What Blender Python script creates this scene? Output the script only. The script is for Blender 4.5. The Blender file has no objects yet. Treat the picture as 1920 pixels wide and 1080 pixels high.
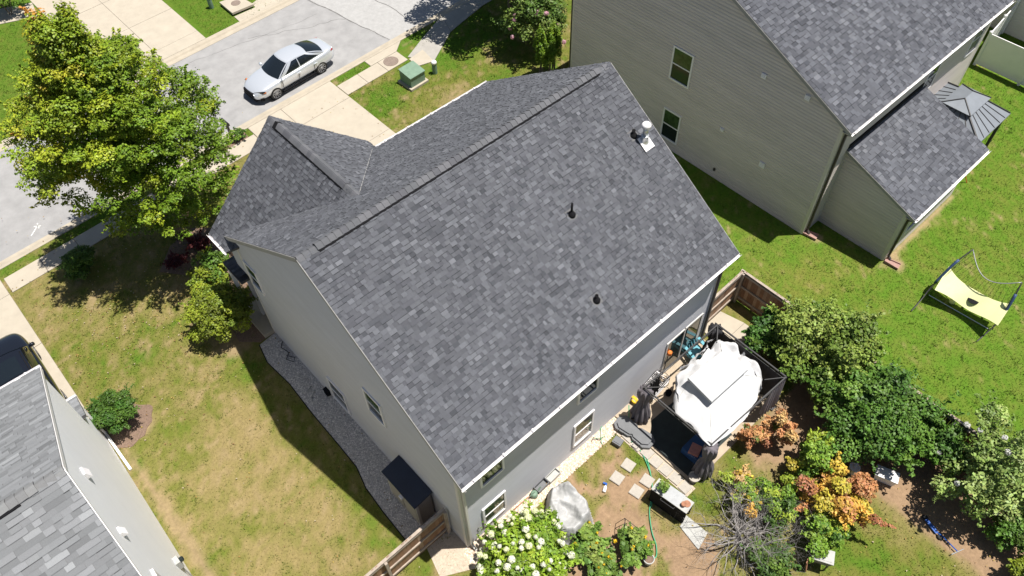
import bpy, math, random
import numpy as np
from mathutils import Matrix, Vector
R = math.radians
random.seed(7)
scene = bpy.context.scene
C = scene.collection

# ---------------------------------------------------------------- camera
CAM = np.array([-4.6766, -8.0086, 25.3758])
CROT = Matrix.Rotation(-0.7151, 3, 'Z') @ Matrix.Rotation(0.6589, 3, 'X') @ Matrix.Rotation(-0.0351, 3, 'Z')
FPX = 1481.07
cam_d = bpy.data.cameras.new('camera')
cam_d.sensor_width = 36.0
cam_d.lens = 36.0 * FPX / 1920.0
cam_d.clip_start = 0.1
cam_d.clip_end = 2000.0
cam = bpy.data.objects.new('camera', cam_d)
cam.location = CAM.tolist()
cam.rotation_euler = CROT.to_euler()
C.objects.link(cam)
scene.camera = cam

# ---------------------------------------------------------------- sky, sun, exposure
SUN = Vector((0.225, -0.188, 1.0)).normalized()
world = bpy.data.worlds.new('World')
scene.world = world
world.use_nodes = True
wn = world.node_tree.nodes
wl = world.node_tree.links
wn.clear()
sky = wn.new('ShaderNodeTexSky')
sky.sky_type = 'NISHITA'
sky.sun_disc = False
sky.sun_elevation = math.asin(SUN.z)
sky.sun_rotation = math.atan2(SUN.x, SUN.y)
bg = wn.new('ShaderNodeBackground')
bg.inputs['Strength'].default_value = 0.05
wo = wn.new('ShaderNodeOutputWorld')
wl.new(sky.outputs[0], bg.inputs[0])
wl.new(bg.outputs[0], wo.inputs[0])
sun_d = bpy.data.lights.new('sun', 'SUN')
sun_d.energy = 5.0
sun_d.angle = R(0.53)
sun_d.color = (1.0, 0.955, 0.88)
sun = bpy.data.objects.new('sun', sun_d)
sun.rotation_euler = (-SUN).to_track_quat('-Z', 'Y').to_euler()
sun.location = (10, 0, 40)
C.objects.link(sun)
scene.view_settings.view_transform = 'Standard'
scene.view_settings.look = 'None'
scene.view_settings.gamma = 1.0
scene.view_settings.exposure = 0.46

# ---------------------------------------------------------------- helpers
rng = np.random.default_rng(11)
CR = np.array(CROT)

def px(P):
    """image position (0..1 in x and y) of world points, for choosing which repeats are in view"""
    d = (np.atleast_2d(P) - CAM) @ CR
    return np.stack([0.5 + FPX * d[:, 0] / -d[:, 2] / 1920.0, 0.5 - FPX * d[:, 1] / -d[:, 2] / 1080.0], 1)

def inview(P, m=0.06):
    q = px(P)
    return (q[:, 0] > -m) & (q[:, 0] < 1 + m) & (q[:, 1] > -m) & (q[:, 1] < 1 + m)

def lattice(ix, iy, s):
    h = np.sin(ix * 127.1 + iy * 311.7 + s * 74.7) * 43758.5453
    return h - np.floor(h)

def vnoise(x, y, s=0):
    ix = np.floor(x); iy = np.floor(y); fx = x - ix; fy = y - iy
    fx = fx * fx * (3 - 2 * fx); fy = fy * fy * (3 - 2 * fy)
    a = lattice(ix, iy, s); b = lattice(ix + 1, iy, s); c = lattice(ix, iy + 1, s); d = lattice(ix + 1, iy + 1, s)
    return (a * (1 - fx) + b * fx) * (1 - fy) + (c * (1 - fx) + d * fx) * fy

def fbm(x, y, s=0, o=4):
    t = 0; a = 0.5; n = 0
    for k in range(o):
        t = t + a * vnoise(x, y, s + k * 7); n += a; a *= 0.5
        x = x * 2.03 + 5.1; y = y * 2.03 + 1.7
    return t / n

def sstep(a, b, x):
    t = np.clip((x - a) / (b - a), 0, 1)
    return t * t * (3 - 2 * t)

def pmat(name, col, rough=0.7, var=0.0, scale=6.0, bump=0.0, bscale=40.0, metal=0.0, attr=False, spec=None, trans=0.0, streak=None, coat=0.0):
    m = bpy.data.materials.new(name)
    m.use_nodes = True
    nt = m.node_tree
    N = nt.nodes; Lk = nt.links
    b = N['Principled BSDF']
    b.inputs['Base Color'].default_value = (*col, 1)
    b.inputs['Roughness'].default_value = rough
    b.inputs['Metallic'].default_value = metal
    if spec is not None: b.inputs['Specular IOR Level'].default_value = spec
    if coat: b.inputs['Coat Weight'].default_value = coat
    src = None
    if attr:
        a = N.new('ShaderNodeAttribute'); a.attribute_name = 'Col'; src = a.outputs['Color']
    geo = N.new('ShaderNodeNewGeometry')
    if var:
        t = N.new('ShaderNodeTexNoise'); t.inputs['Scale'].default_value = scale; t.inputs['Detail'].default_value = 6
        t.inputs['Roughness'].default_value = 0.65
        pos = geo.outputs['Position']
        if streak:
            mp = N.new('ShaderNodeMapping'); mp.inputs['Scale'].default_value = streak
            Lk.new(pos, mp.inputs[0]); pos = mp.outputs[0]
        Lk.new(pos, t.inputs['Vector'])
        mr = N.new('ShaderNodeMapRange'); mr.inputs['From Min'].default_value = 0.25; mr.inputs['From Max'].default_value = 0.75
        mr.inputs['To Min'].default_value = 1 - var; mr.inputs['To Max'].default_value = 1 + var
        Lk.new(t.outputs['Fac'], mr.inputs['Value'])
        mx = N.new('ShaderNodeVectorMath'); mx.operation = 'SCALE'
        if src is None:
            mx.inputs[0].default_value = col
        else:
            Lk.new(src, mx.inputs[0])
        Lk.new(mr.outputs[0], mx.inputs['Scale'])
        src = mx.outputs[0]
    if src is not None: Lk.new(src, b.inputs['Base Color'])
    if bump:
        t2 = N.new('ShaderNodeTexNoise'); t2.inputs['Scale'].default_value = bscale; t2.inputs['Detail'].default_value = 4
        Lk.new(geo.outputs['Position'], t2.inputs['Vector'])
        bp = N.new('ShaderNodeBump'); bp.inputs['Strength'].default_value = bump; bp.inputs['Distance'].default_value = 0.02
        Lk.new(t2.outputs['Fac'], bp.inputs['Height']); Lk.new(bp.outputs[0], b.inputs['Normal'])
    if trans:
        tr = N.new('ShaderNodeBsdfTranslucent'); mxs = N.new('ShaderNodeMixShader'); mxs.inputs[0].default_value = trans
        tr.inputs['Color'].default_value = (*col, 1)
        if src is not None: Lk.new(src, tr.inputs['Color'])
        Lk.new(b.outputs[0], mxs.inputs[1]); Lk.new(tr.outputs[0], mxs.inputs[2])
        Lk.new(mxs.outputs[0], N['Material Output'].inputs['Surface'])
    return m

def put(name, me, mat, parent=None, smooth=False, kind=None, label=None):
    if mat and not me.materials: me.materials.append(mat)
    if smooth: me.polygons.foreach_set('use_smooth', [True] * len(me.polygons))
    o = bpy.data.objects.new(name, me)
    C.objects.link(o)
    if parent: o.parent = parent
    if kind: o['kind'] = kind
    if label: o['label'] = label
    return o

def thing(name, label, cat, loc=(0, 0, 0), rz=0.0, group=None):
    o = bpy.data.objects.new(name, None)
    o.empty_display_size = 0.2
    C.objects.link(o)
    o.location = loc; o.rotation_euler = (0, 0, rz)
    o['label'] = label; o['category'] = cat
    if group: o['group'] = group
    return o

def tag(o, label, cat, group=None):
    o['label'] = label; o['category'] = cat
    if group: o['group'] = group
    return o

def unit(v):
    v = np.asarray(v, float)
    return v / np.linalg.norm(v)

class MB:
    def __init__(s): s.v = []; s.f = []; s.c = []
    def add(s, vs, fs, col=None):
        n = len(s.v); s.v += [tuple(map(float, q)) for q in vs]
        s.f += [tuple(n + i for i in q) for q in fs]; s.c += [col] * len(fs)
        return s
    def box(s, c, d, rz=0.0, M=None, col=None):
        x, y, z = d[0] / 2, d[1] / 2, d[2] / 2
        P = np.array([(-x, -y, -z), (x, -y, -z), (x, y, -z), (-x, y, -z), (-x, -y, z), (x, -y, z), (x, y, z), (-x, y, z)])
        if M is not None: P = P @ np.array(M).T
        elif rz:
            cc, ss = math.cos(rz), math.sin(rz); P = P @ np.array([[cc, -ss, 0], [ss, cc, 0], [0, 0, 1]]).T
        return s.add(P + np.array(c), [(3, 2, 1, 0), (4, 5, 6, 7), (0, 1, 5, 4), (1, 2, 6, 5), (2, 3, 7, 6), (3, 0, 4, 7)], col)
    def bar(s, a, b, w, h, col=None, up=(0, 0, 1)):
        a = np.array(a, float); b = np.array(b, float); d = b - a; L = np.linalg.norm(d); d = d / L
        u = np.array(up, float)
        if abs(d @ u) > 0.98: u = np.array([1.0, 0, 0])
        q = unit(np.cross(u, d)); r = np.cross(d, q)
        return s.box((a + b) / 2, (L, w, h), M=np.stack([d, q, r], 1), col=col)
    def tube(s, pts, r, n=6, col=None, cap=True):
        pts = [np.array(q, float) for q in pts]; m = len(pts)
        rr = r if hasattr(r, '__len__') else [r] * m
        V = []; ref = np.array([0.31, 0.22, 0.92])
        for i in range(m):
            d = unit(pts[min(i + 1, m - 1)] - pts[max(i - 1, 0)] + 1e-9)
            if abs(d @ unit(ref)) > 0.95: rf = np.array([1.0, 0.1, 0])
            else: rf = ref
            a = unit(np.cross(d, rf)); b = np.cross(d, a)
            for k in range(n):
                t = 2 * math.pi * k / n
                V.append(pts[i] + rr[i] * (math.cos(t) * a + math.sin(t) * b))
        F = [(i * n + k, i * n + (k + 1) % n, (i + 1) * n + (k + 1) % n, (i + 1) * n + k) for i in range(m - 1) for k in range(n)]
        if cap: F += [tuple(range(n))[::-1], tuple((m - 1) * n + k for k in range(n))]
        return s.add(V, F, col)
    def lathe(s, prof, n=16, c=(0, 0, 0), M=None, col=None, fold=None, cap=True):
        V = []
        for (r, z) in prof:
            for k in range(n):
                t = 2 * math.pi * k / n
                q = r * (1 + (fold(t, z) if fold else 0))
                V.append((q * math.cos(t), q * math.sin(t), z))
        V = np.array(V)
        if M is not None: V = V @ np.array(M).T
        m = len(prof)
        F = [(i * n + k, i * n + (k + 1) % n, (i + 1) * n + (k + 1) % n, (i + 1) * n + k) for i in range(m - 1) for k in range(n)]
        if cap: F += [tuple(range(n))[::-1], tuple((m - 1) * n + k for k in range(n))]
        return s.add(V + np.array(c), F, col)
    def prism(s, poly, z0, z1, col=None):
        n = len(poly)
        V = [(q[0], q[1], z0) for q in poly] + [(q[0], q[1], z1) for q in poly]
        F = [tuple(range(n))[::-1], tuple(range(n, 2 * n))] + [(i, (i + 1) % n, n + (i + 1) % n, n + i) for i in range(n)]
        return s.add(V, F, col)
    def grid(s, P, col=None):
        P = np.asarray(P); a, b = P.shape[:2]
        return s.add(P.reshape(-1, 3), [(i * b + j, (i + 1) * b + j, (i + 1) * b + j + 1, i * b + j + 1) for i in range(a - 1) for j in range(b - 1)], col)
    def mesh(s, name):
        me = bpy.data.meshes.new(name); me.from_pydata(s.v, [], s.f)
        if s.c and s.c[0] is not None:
            at = me.attributes.new('Col', 'FLOAT_COLOR', 'FACE')
            at.data.foreach_set('color', np.array([(*q, 1) for q in s.c], np.float32).ravel())
        me.update()
        return me
    def build(s, name, mat, parent=None, smooth=False, kind=None, label=None):
        return put(name, s.mesh(name), mat, parent, smooth, kind, label)

def fastmesh(name, V, F, col=None):
    """V (n,3), F (m,k) arrays, optional per-face colour"""
    V = np.asarray(V, np.float32); F = np.asarray(F, np.int32); m, k = F.shape
    me = bpy.data.meshes.new(name)
    me.vertices.add(len(V)); me.vertices.foreach_set('co', V.ravel())
    me.loops.add(m * k); me.loops.foreach_set('vertex_index', F.ravel())
    me.polygons.add(m); me.polygons.foreach_set('loop_start', np.arange(m, dtype=np.int32) * k)
    me.polygons.foreach_set('loop_total', np.full(m, k, np.int32))
    me.update(calc_edges=True)
    if col is not None:
        at = me.attributes.new('Col', 'FLOAT_COLOR', 'FACE')
        at.data.foreach_set('color', np.concatenate([col, np.ones((m, 1))], 1).astype(np.float32).ravel())
    return me

def clip(poly, a, b):
    """keep the part of 2-D poly on the left of line a->b"""
    out = []; n = len(poly)
    def side(q): return (b[0] - a[0]) * (q[1] - a[1]) - (b[1] - a[1]) * (q[0] - a[0])
    for i in range(n):
        P = poly[i]; Q = poly[(i + 1) % n]; sp = side(P); sq = side(Q)
        if sp >= 0: out.append(P)
        if (sp > 0 > sq) or (sp < 0 < sq):
            t = sp / (sp - sq); out.append((P[0] + t * (Q[0] - P[0]), P[1] + t * (Q[1] - P[1])))
    return out

def clip_all(poly, region):
    for i in range(len(region)):
        if len(poly) < 3: return []
        poly = clip(poly, region[i], region[(i + 1) % len(region)])
    return poly

# ---------------------------------------------------------------- materials
M = {}
M['concrete'] = pmat('concrete', (0.435, 0.385, 0.31), 0.9, 0.10, 1.6, 0.25, 60)
M['curb'] = pmat('curb_concrete', (0.41, 0.36, 0.285), 0.9, 0.14, 2.2, 0.3, 50)
M['patio'] = pmat('patio_concrete', (0.43, 0.35, 0.26), 0.9, 0.18, 2.5, 0.3, 50)
M['walkdark'] = pmat('shaded_concrete', (0.36, 0.34, 0.31), 0.9, 0.14, 2.5, 0.3, 50)  # darker copy of the concrete, tree shade at the bend in its colour
M['asphalt'] = pmat('asphalt', (0.31, 0.305, 0.305), 0.95, 0.17, 1.4, 0.6, 70)
M['asphalt2'] = pmat('asphalt_patch', (0.375, 0.37, 0.365), 0.95, 0.14, 5.0, 0.6, 70)
M['joint'] = pmat('joint', (0.17, 0.145, 0.12), 0.95)
M['crack'] = pmat('crack_sealer', (0.16, 0.155, 0.15), 0.9)
M['ground'] = pmat('lawn_soil', (0.2, 0.2, 0.07), 1.0, 0.22, 9.0, 0.8, 45, attr=True, spec=0.1)
M['soil'] = pmat('soil', (0.25, 0.22, 0.1), 1.0, 0.2, 1.0, spec=0.1)
M['grass'] = pmat('grass_blades', (0.2, 0.25, 0.06), 0.8, attr=True, spec=0.1, trans=0.10)
M['gravel'] = pmat('gravel', (0.33, 0.32, 0.32), 0.95, attr=True, spec=0.2)
M['gravelbed'] = pmat('gravel_bed', (0.47, 0.44, 0.41), 1.0, 0.3, 25, 0.9, 45)
M['rockbed'] = pmat('stone_chip_bed', (0.5, 0.42, 0.33), 1.0, 0.25, 14, 0.9, 45)
M['mulch'] = pmat('mulch', (0.20, 0.135, 0.10), 1.0, 0.35, 18, 0.9, 40)
M['leaf'] = pmat('leaves', (0.08, 0.15, 0.03), 0.5, attr=True, spec=0.3, trans=0.13)
M['petal'] = pmat('petals', (0.72, 0.74, 0.55), 0.7, attr=True, spec=0.2, trans=0.2)
M['bark'] = pmat('bark', (0.17, 0.135, 0.105), 0.95, 0.3, 9, 0.6, 30)
M['deadwood'] = pmat('dead_wood', (0.29, 0.27, 0.26), 0.9, 0.35, 6)
M['shingle'] = pmat('shingle_granules', (0.13, 0.135, 0.15), 0.92, 0.13, 55, 0.5, 160, attr=True, spec=0.25)
M['deck'] = pmat('roof_deck', (0.07, 0.07, 0.075), 0.9)
M['black'] = pmat('black_plastic', (0.012, 0.012, 0.014), 0.9, spec=0.15)
M['siding'] = pmat('greige_siding', (0.51, 0.515, 0.55), 0.6, 0.07, 1.3, streak=(0.5, 0.5, 2.5))
M['nsiding'] = pmat('khaki_siding', (0.60, 0.545, 0.51), 0.6, 0.13, 1.0, streak=(0.35, 0.35, 3.0))
M['lsiding'] = pmat('pale_blue_siding', (0.91, 0.92, 0.95), 0.55, 0.03, 1.2)
M['white'] = pmat('white_vinyl', (0.82, 0.80, 0.81), 0.45, 0.04, 3)
M['rake'] = pmat('rake_grey', (0.30, 0.295, 0.29), 0.6)
M['bootflash'] = pmat('boot_flashing', (0.13, 0.13, 0.135), 0.8)
M['floor_sheet'] = pmat('charcoal_sheet', (0.035, 0.045, 0.045), 0.95, 0.25, 4)
M['trim'] = pmat('trim', (0.62, 0.60, 0.57), 0.5, 0.05, 2)
M['ntrim'] = pmat('khaki_trim', (0.62, 0.585, 0.54), 0.5, 0.05, 2)
M['darkpipe'] = pmat('dark_downspout', (0.05, 0.042, 0.04), 0.4)  # dark pipes; also serves one downspout that is dark only from shade
M['glass'] = pmat('window_glass', (0.018, 0.026, 0.026), 0.04, spec=0.45)
M['blind'] = pmat('window_blind_glass', (0.10, 0.10, 0.10), 0.06, 0.5, 7, spec=0.8)
M['greenglass'] = pmat('glass_with_curtain', (0.05, 0.085, 0.035), 0.05, 0.5, 5, spec=0.45)
M['fence'] = pmat('fence_cedar', (0.27, 0.15, 0.085), 0.9, 0.3, 5, 0.4, 25, attr=True)
M['fencegrey'] = pmat('fence_weathered', (0.36, 0.30, 0.25), 0.9, 0.3, 4, 0.4, 25)
M['galv'] = pmat('galvanised', (0.62, 0.64, 0.66), 0.35, 0.1, 9, metal=0.7)
M['steel'] = pmat('steel_grey', (0.30, 0.31, 0.32), 0.45, 0.15, 6, metal=0.3)
M['charcoal'] = pmat('charcoal_tube', (0.035, 0.034, 0.036), 0.5)
M['curtain'] = pmat('curtain', (0.15, 0.135, 0.15), 0.9, 0.2, 5)
M['curtainpale'] = pmat('curtain_pale', (0.30, 0.28, 0.30), 0.85, 0.2, 5)
M['net'] = pmat('black_netting', (0.025, 0.024, 0.028), 0.8)
M['canopy'] = pmat('white_canopy', (0.54, 0.54, 0.55), 0.75, 0.04, 3, 0.25, 7)
M['tarp'] = pmat('grey_tarp', (0.40, 0.40, 0.40), 0.55, 0.12, 4, 0.6, 9)
M['teal'] = pmat('teal_paint', (0.12, 0.36, 0.44), 0.5, 0.08, 4)
M['blue'] = pmat('blue_fabric', (0.015, 0.07, 0.20), 0.7, 0.2, 4)
M['scooter'] = pmat('blue_paint', (0.02, 0.10, 0.40), 0.3)
M['pink'] = pmat('pink_fabric', (0.45, 0.20, 0.17), 0.8, 0.3, 6)
M['green'] = pmat('hose_green', (0.07, 0.36, 0.19), 0.45)
M['orange'] = pmat('orange_plastic', (0.7, 0.2, 0.04), 0.5)
M['yellow'] = pmat('yellow_plastic', (0.75, 0.5, 0.04), 0.5)
M['greyplastic'] = pmat('grey_plastic', (0.135, 0.14, 0.15), 0.55, 0.12, 5)
M['lightgrey'] = pmat('light_grey', (0.42, 0.42, 0.40), 0.75, 0.14, 7)
M['paver'] = pmat('paver_stone', (0.42, 0.385, 0.34), 0.95, 0.12, 9, 0.4, 60)
M['terra'] = pmat('terracotta', (0.36, 0.17, 0.10), 0.85, 0.2, 8)
M['splash'] = pmat('splash_block', (0.36, 0.22, 0.19), 0.9, 0.15, 8)
M['utility'] = pmat('utility_green', (0.16, 0.25, 0.18), 0.6, 0.18, 5)
M['iron'] = pmat('cast_iron', (0.22, 0.17, 0.14), 0.8, 0.25, 14, 0.4, 40)
M['paint'] = pmat('road_paint', (0.75, 0.75, 0.72), 0.8)
M['navy'] = pmat('navy_lid', (0.016, 0.022, 0.04), 0.6, 0.2, 3)
M['shed'] = pmat('shed_taupe', (0.34, 0.315, 0.285), 0.65, 0.08, 4)
M['silver'] = pmat('silver_paint', (0.70, 0.735, 0.79), 0.25, metal=0.45, coat=0.8)
M['blackpaint'] = pmat('black_car_paint', (0.008, 0.009, 0.013), 0.12, coat=1.0, spec=0.6)
M['carglass'] = pmat('car_glass', (0.010, 0.014, 0.018), 0.05, spec=0.8)
M['rubber'] = pmat('rubber', (0.02, 0.02, 0.02), 0.85)
M['alloy'] = pmat('alloy', (0.42, 0.43, 0.45), 0.4, metal=0.7)
M['red'] = pmat('tail_lamp', (0.32, 0.01, 0.015), 0.2)
M['metalroof'] = pmat('metal_roof', (0.20, 0.22, 0.25), 0.6, 0.1, 3, metal=0.2)
M['netyellow'] = pmat('yellow_net', (0.80, 0.80, 0.42), 0.7, 0.05, 5, trans=0.15)
M['padblue'] = pmat('blue_pad', (0.04, 0.075, 0.17), 0.6)

# ---------------------------------------------------------------- the setting
SL = 0.045
def S(x, v): return (x, v + SL * x)

GEDGE = [(0.0, 11.6), (-0.80, 11.5), (-1.0, 10.6), (-0.9, 9.2), (-0.98, 7.6), (-1.0, 5.9), (-1.03, 4.75), (-1.25, 3.9), (-1.33, 2.8), (-1.36, 1.72), (-1.36, 0.95), (0.0, 0.95)]

def gedge_x(y):
    a = np.array(GEDGE[1:-1]); a = a[np.argsort(a[:, 1])]
    return np.interp(y, a[:, 1], a[:, 0])

def blob(x, y, cx, cy, rx, ry):
    return np.exp(-(((x - cx) / rx) ** 2 + ((y - cy) / ry) ** 2))

def lawn(x, y):
    """own colour of the turf and soil: dryness and bare earth by place"""
    n1 = fbm(x * 0.55, y * 0.55, 1); n2 = fbm(x * 1.7, y * 1.7, 2); n3 = fbm(x * 5, y * 5, 3, 3)
    yard = (x > 0) & (x < 14.25) & (y < 0.8)
    nyard = (x >= 14.25) & (y < 14)
    frontr = (x > 9.5) & (y > 11) & (y < 30)
    across = (y - SL * x > 29)
    dry = np.where(yard, 0.62, np.where(nyard, 0.13, np.where(across, 0.10, np.where(frontr, 0.44, 0.70))))
    amp = np.where(across, 0.35, np.where(nyard, 0.65, 1.45))
    n4 = fbm(x * 13, y * 13, 6, 3)
    d = dry + amp * (0.48 * (n1 - 0.5) + 0.6 * (n2 - 0.5) + 0.5 * (n3 - 0.5)) + 0.5 * (n4 - 0.5)
    v = y - SL * x
    d = d - 0.55 * ((v > 22.0) & (v < 22.75))                    # the verge is green
    d = d - 0.5 * blob(x, y, -4.6, 14.1, 0.8, 0.35) - 0.35 * blob(x, y, -1.8, 9.0, 0.5, 4.0) - 0.3 * blob(x, y, -1.9, 3.5, 0.6, 2.5)
    d = d - 0.25 * blob(x, y, -2.6, 14.6, 2.2, 0.6)
    d = d + 0.25 * blob(x, y, -3.2, 5.0, 1.8, 4.0) - 0.15 * blob(x, y, -5.5, 16.5, 1.4, 2.5)
    d = d - 0.35 * blob(x, y, 11.4, 20.2, 1.0, 1.8) + 0.35 * blob(x, y, 14.2, 17.6, 1.2, 1.5) + 0.25 * blob(x, y, 12.0, 17.8, 0.9, 0.6)
    d = d - 0.40 * blob(x, y, 17.0, 21.0, 3.0, 1.6)
    d = d + 0.3 * blob(x, y, 17.0, -1.2, 2.0, 1.2) + 0.25 * blob(x, y, 15.2, -7.4, 1.2, 1.6)
    d = d + 0.25 * blob(x, y, 4.8, -2.0, 2.0, 1.6) - 0.28 * blob(x, y, 8.2, -9.6, 2.2, 2.2) - 0.35 * blob(x, y, 7.2, -4.2, 0.8, 0.6) - 0.2 * blob(x, y, 6.4, -2.2, .5, 1.4)
    d = d - 0.25 * blob(x, y, -4.5, 1.0, 1.5, 1.5)
    d = np.clip(d, 0, 1)
    bare = np.zeros_like(d)
    bare = np.maximum(bare, yard * sstep(0.45, 0.62, n2 * 0.75 + 0.3 * n3 + 0.42 * blob(x, y, 4.9, -1.9, 1.5, 1.4) + 0.25 * blob(x, y, 4.4, -3.4, 1.2, 1.0) - 0.28))
    edge = 11.15 + 0.5 * (n2 - 0.5) + 0.25 * (n3 - 0.5)
    bare = np.maximum(bare, yard * (y < -3.7) * sstep(-0.25, 0.2, x - edge))
    bare = np.maximum(bare, yard * sstep(0.5, 0.8, blob(x, y, 5.0, -5.2, 1.2, 1.1) * 1.25 + 0.5 * (n3 - 0.5)))
    bare = np.maximum(bare, yard * sstep(0.5, 0.8, blob(x, y, 3.0, -3.4, 1.9, 1.5) * 1.2 + 0.4 * (n3 - 0.5)))
    bare = np.maximum(bare, yard * sstep(0.35, 0.8, blob(x, y, 10.8, -4.6, 1.9, 1.1) * 1.2 + 0.4 * (n3 - 0.5)))
    bare = np.maximum(bare, (~yard) * sstep(0.66, 0.86, n2 * 0.5 + n3 * 0.35 + n4 * 0.3 - 0.2 * across - 0.06 * nyard + 0.03) * 0.7)
    bare = np.maximum(bare, sstep(0.4, 0.9, blob(x, y, -6.65, 7.0, 0.28, 6.0) + 0.4 * (n3 - 0.5)))
    bare = np.maximum(bare, sstep(0.35, 0.8, blob(x, y, -5.75, 11.55, 0.55, 0.75)))
    bare = np.maximum(bare, sstep(0.45, 0.9, (blob(x, y, 23.0, -2.75, 4.5, 0.22) + blob(x, y, -1.5, 12.2, 0.9, 0.9) + blob(x, y, 20.5, -3.2, .5, .35) + blob(x, y, 19.4, -.1, .4, .35)) + 0.5 * (n3 - 0.5)))
    bare = np.maximum(bare, 0.8 * sstep(0.5, 1.0, blob(x, y, 14.3, 17.7, 1.0, 1.2) + 0.8 * (n3 - 0.5)))
    bare = np.clip(bare, 0, 1)[:, None]
    lush = np.array([0.098, 0.195, 0.020]); mid = np.array([0.170, 0.190, 0.040]); straw = np.array([0.300, 0.245, 0.110])
    t = d[:, None]
    col = np.where(t < 0.45, lush + (mid - lush) * (t / 0.45), mid + (straw - mid) * ((t - 0.45) / 0.55))
    earth = np.where(yard[:, None], np.array([[0.36, 0.25, 0.165]]), np.array([[0.33, 0.255, 0.15]])) * (0.8 + 0.4 * n3[:, None])
    return (col * (1 - bare) + earth * bare) * np.array([0.82, 0.80, 0.75]) * np.where(nyard, 1.14, 1.0)[:, None], bare[:, 0], d

def on_hard(x, y):
    v = y - SL * x
    h = (v > 22.66) & (v < 30.6)
    h |= (v > 21.08) & (v < 22.1) & (x > -6.9) & (x < 14.6)
    h |= (x > 5.5) & (x < 10.5) & (y > 11) & (v < 22.7)
    h |= (x > -13) & (x < -6.95) & (y > 11) & (v < 22.7)
    h |= (x > 2.2) & (x < 8.0) & (v > 30)
    h |= (x > 12.75) & (x < 15.4) & (v > 21.0) & (v < 23)
    h |= (x > -0.05) & (x < 11.8) & (y > -0.05) & (y < 12.8)
    h |= (x > 19.0) & (x < 32) & (y > 0.45) & (y < 14.4)
    h |= (x > 20.2) & (x < 26.1) & (y > -2.65) & (y < 0.6)
    h |= (x < -7.0) & (y < 12)
    h |= (x > gedge_x(y) - 0.02) & (x < 0) & (y > 0.95) & (y < 11.6)
    h |= (x > -0.3) & (x < 7) & (y > -0.52) & (y < 0.1)
    h |= (x > 6.4) & (x < 12.0) & (y > -3.7) & (y < 0)
    h |= (x > 11.7) & (x < 13.7) & (y > -1.6) & (y < 0.5)
    h |= (abs((y - 21.0) - (x - 15.0) * 0.5) < 0.62) & (x > 14.5) & (x < 20.5)
    return h

sheet = MB(); sheet.add([(-300, -300, -0.16), (300, -300, -0.16), (300, 300, -0.16), (-300, 300, -0.16)], [(0, 1, 2, 3)])
sheet.build('ground', M['soil'], kind='structure')

st = 0.17
gx = np.arange(-16, 47, st); gy = np.arange(-16, 50, st)
XX, YY = np.meshgrid(gx, gy, indexing='ij')
na, nb = XX.shape
xx = XX.ravel(); yy = YY.ravel()
gcol, gbare, gdry = lawn(xx, yy)
idx = np.arange(na * nb).reshape(na, nb)
F = np.stack([idx[:-1, :-1], idx[1:, :-1], idx[1:, 1:], idx[:-1, 1:]], -1).reshape(-1, 4)
cx = xx[F].mean(1); cy = yy[F].mean(1); cv = cy - SL * cx
F = F[~((cv > 22.80) & (cv < 30.48))]
zz = 0.02 * (fbm(xx * 0.8, yy * 0.8, 9) - 0.5) - 0.006
me = fastmesh('lawn', np.stack([xx, yy, zz], 1), F)
at = me.attributes.new('Col', 'FLOAT_COLOR', 'POINT')
at.data.foreach_set('color', np.concatenate([gcol, np.ones((len(gcol), 1))], 1).astype(np.float32).ravel())
put('lawn', me, M['ground'], smooth=True, kind='structure')

def sample_grass():
    n = 620000
    x = rng.uniform(-9, 40, n); y = rng.uniform(-13, 40, n)
    P = np.stack([x, y, np.zeros(n)], 1)
    k = inview(P, 0.04) & ~on_hard(x, y); x = x[k]; y = y[k]
    col, bare, dry = lawn(x, y)
    k = rng.random(len(x)) > bare * 1.15
    return x[k], y[k], col[k], dry[k]

x, y, col, dry = sample_grass()
n = len(x)
ang = rng.uniform(0, 2 * np.pi, n); ln = rng.uniform(0.035, 0.085, n) * (1.1 - 0.4 * dry); lean = rng.uniform(0.3, 1.25, n); wd = rng.uniform(0.009, 0.018, n)
base = np.stack([x, y, np.full(n, -0.012)], 1)
dirv = np.stack([np.cos(ang) * np.sin(lean), np.sin(ang) * np.sin(lean), np.cos(lean)], 1)
sidev = np.stack([-np.sin(ang), np.cos(ang), np.zeros(n)], 1)
tuft = fbm(x * 4.0, y * 4.0, 21, 2); big = sstep(0.60, 0.75, tuft); ln = ln * (1 + 0.9 * big); wd = wd * (1 + 0.3 * big)
col = col * (1 - 0.25 * big[:, None]) + np.array([0.10, 0.19, 0.025]) * 0.25 * big[:, None]
V = np.concatenate([base - sidev * wd[:, None], base + sidev * wd[:, None], base + dirv * (ln[:, None] + 0.012)], 1).reshape(-1, 3)
bc = col * rng.uniform(0.7, 1.4, (n, 1))
put('grass', fastmesh('grass', V, np.arange(3 * n).reshape(-1, 3), bc), M['grass'], kind='stuff')
bpy.data.objects['grass']['label'] = 'short mown grass growing on the lawns'
bpy.data.objects['grass']['category'] = 'grass'

def strip(name, prof, x0, x1, mat, step=1.5):
    """a kerb swept along the street: profile of (v, z)"""
    mb = MB(); xs = np.arange(x0, x1 + 0.01, step)
    mb.grid([[(*S(a, v), z) for (v, z) in prof] for a in xs])
    return mb.build(name, mat, kind='structure')

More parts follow.
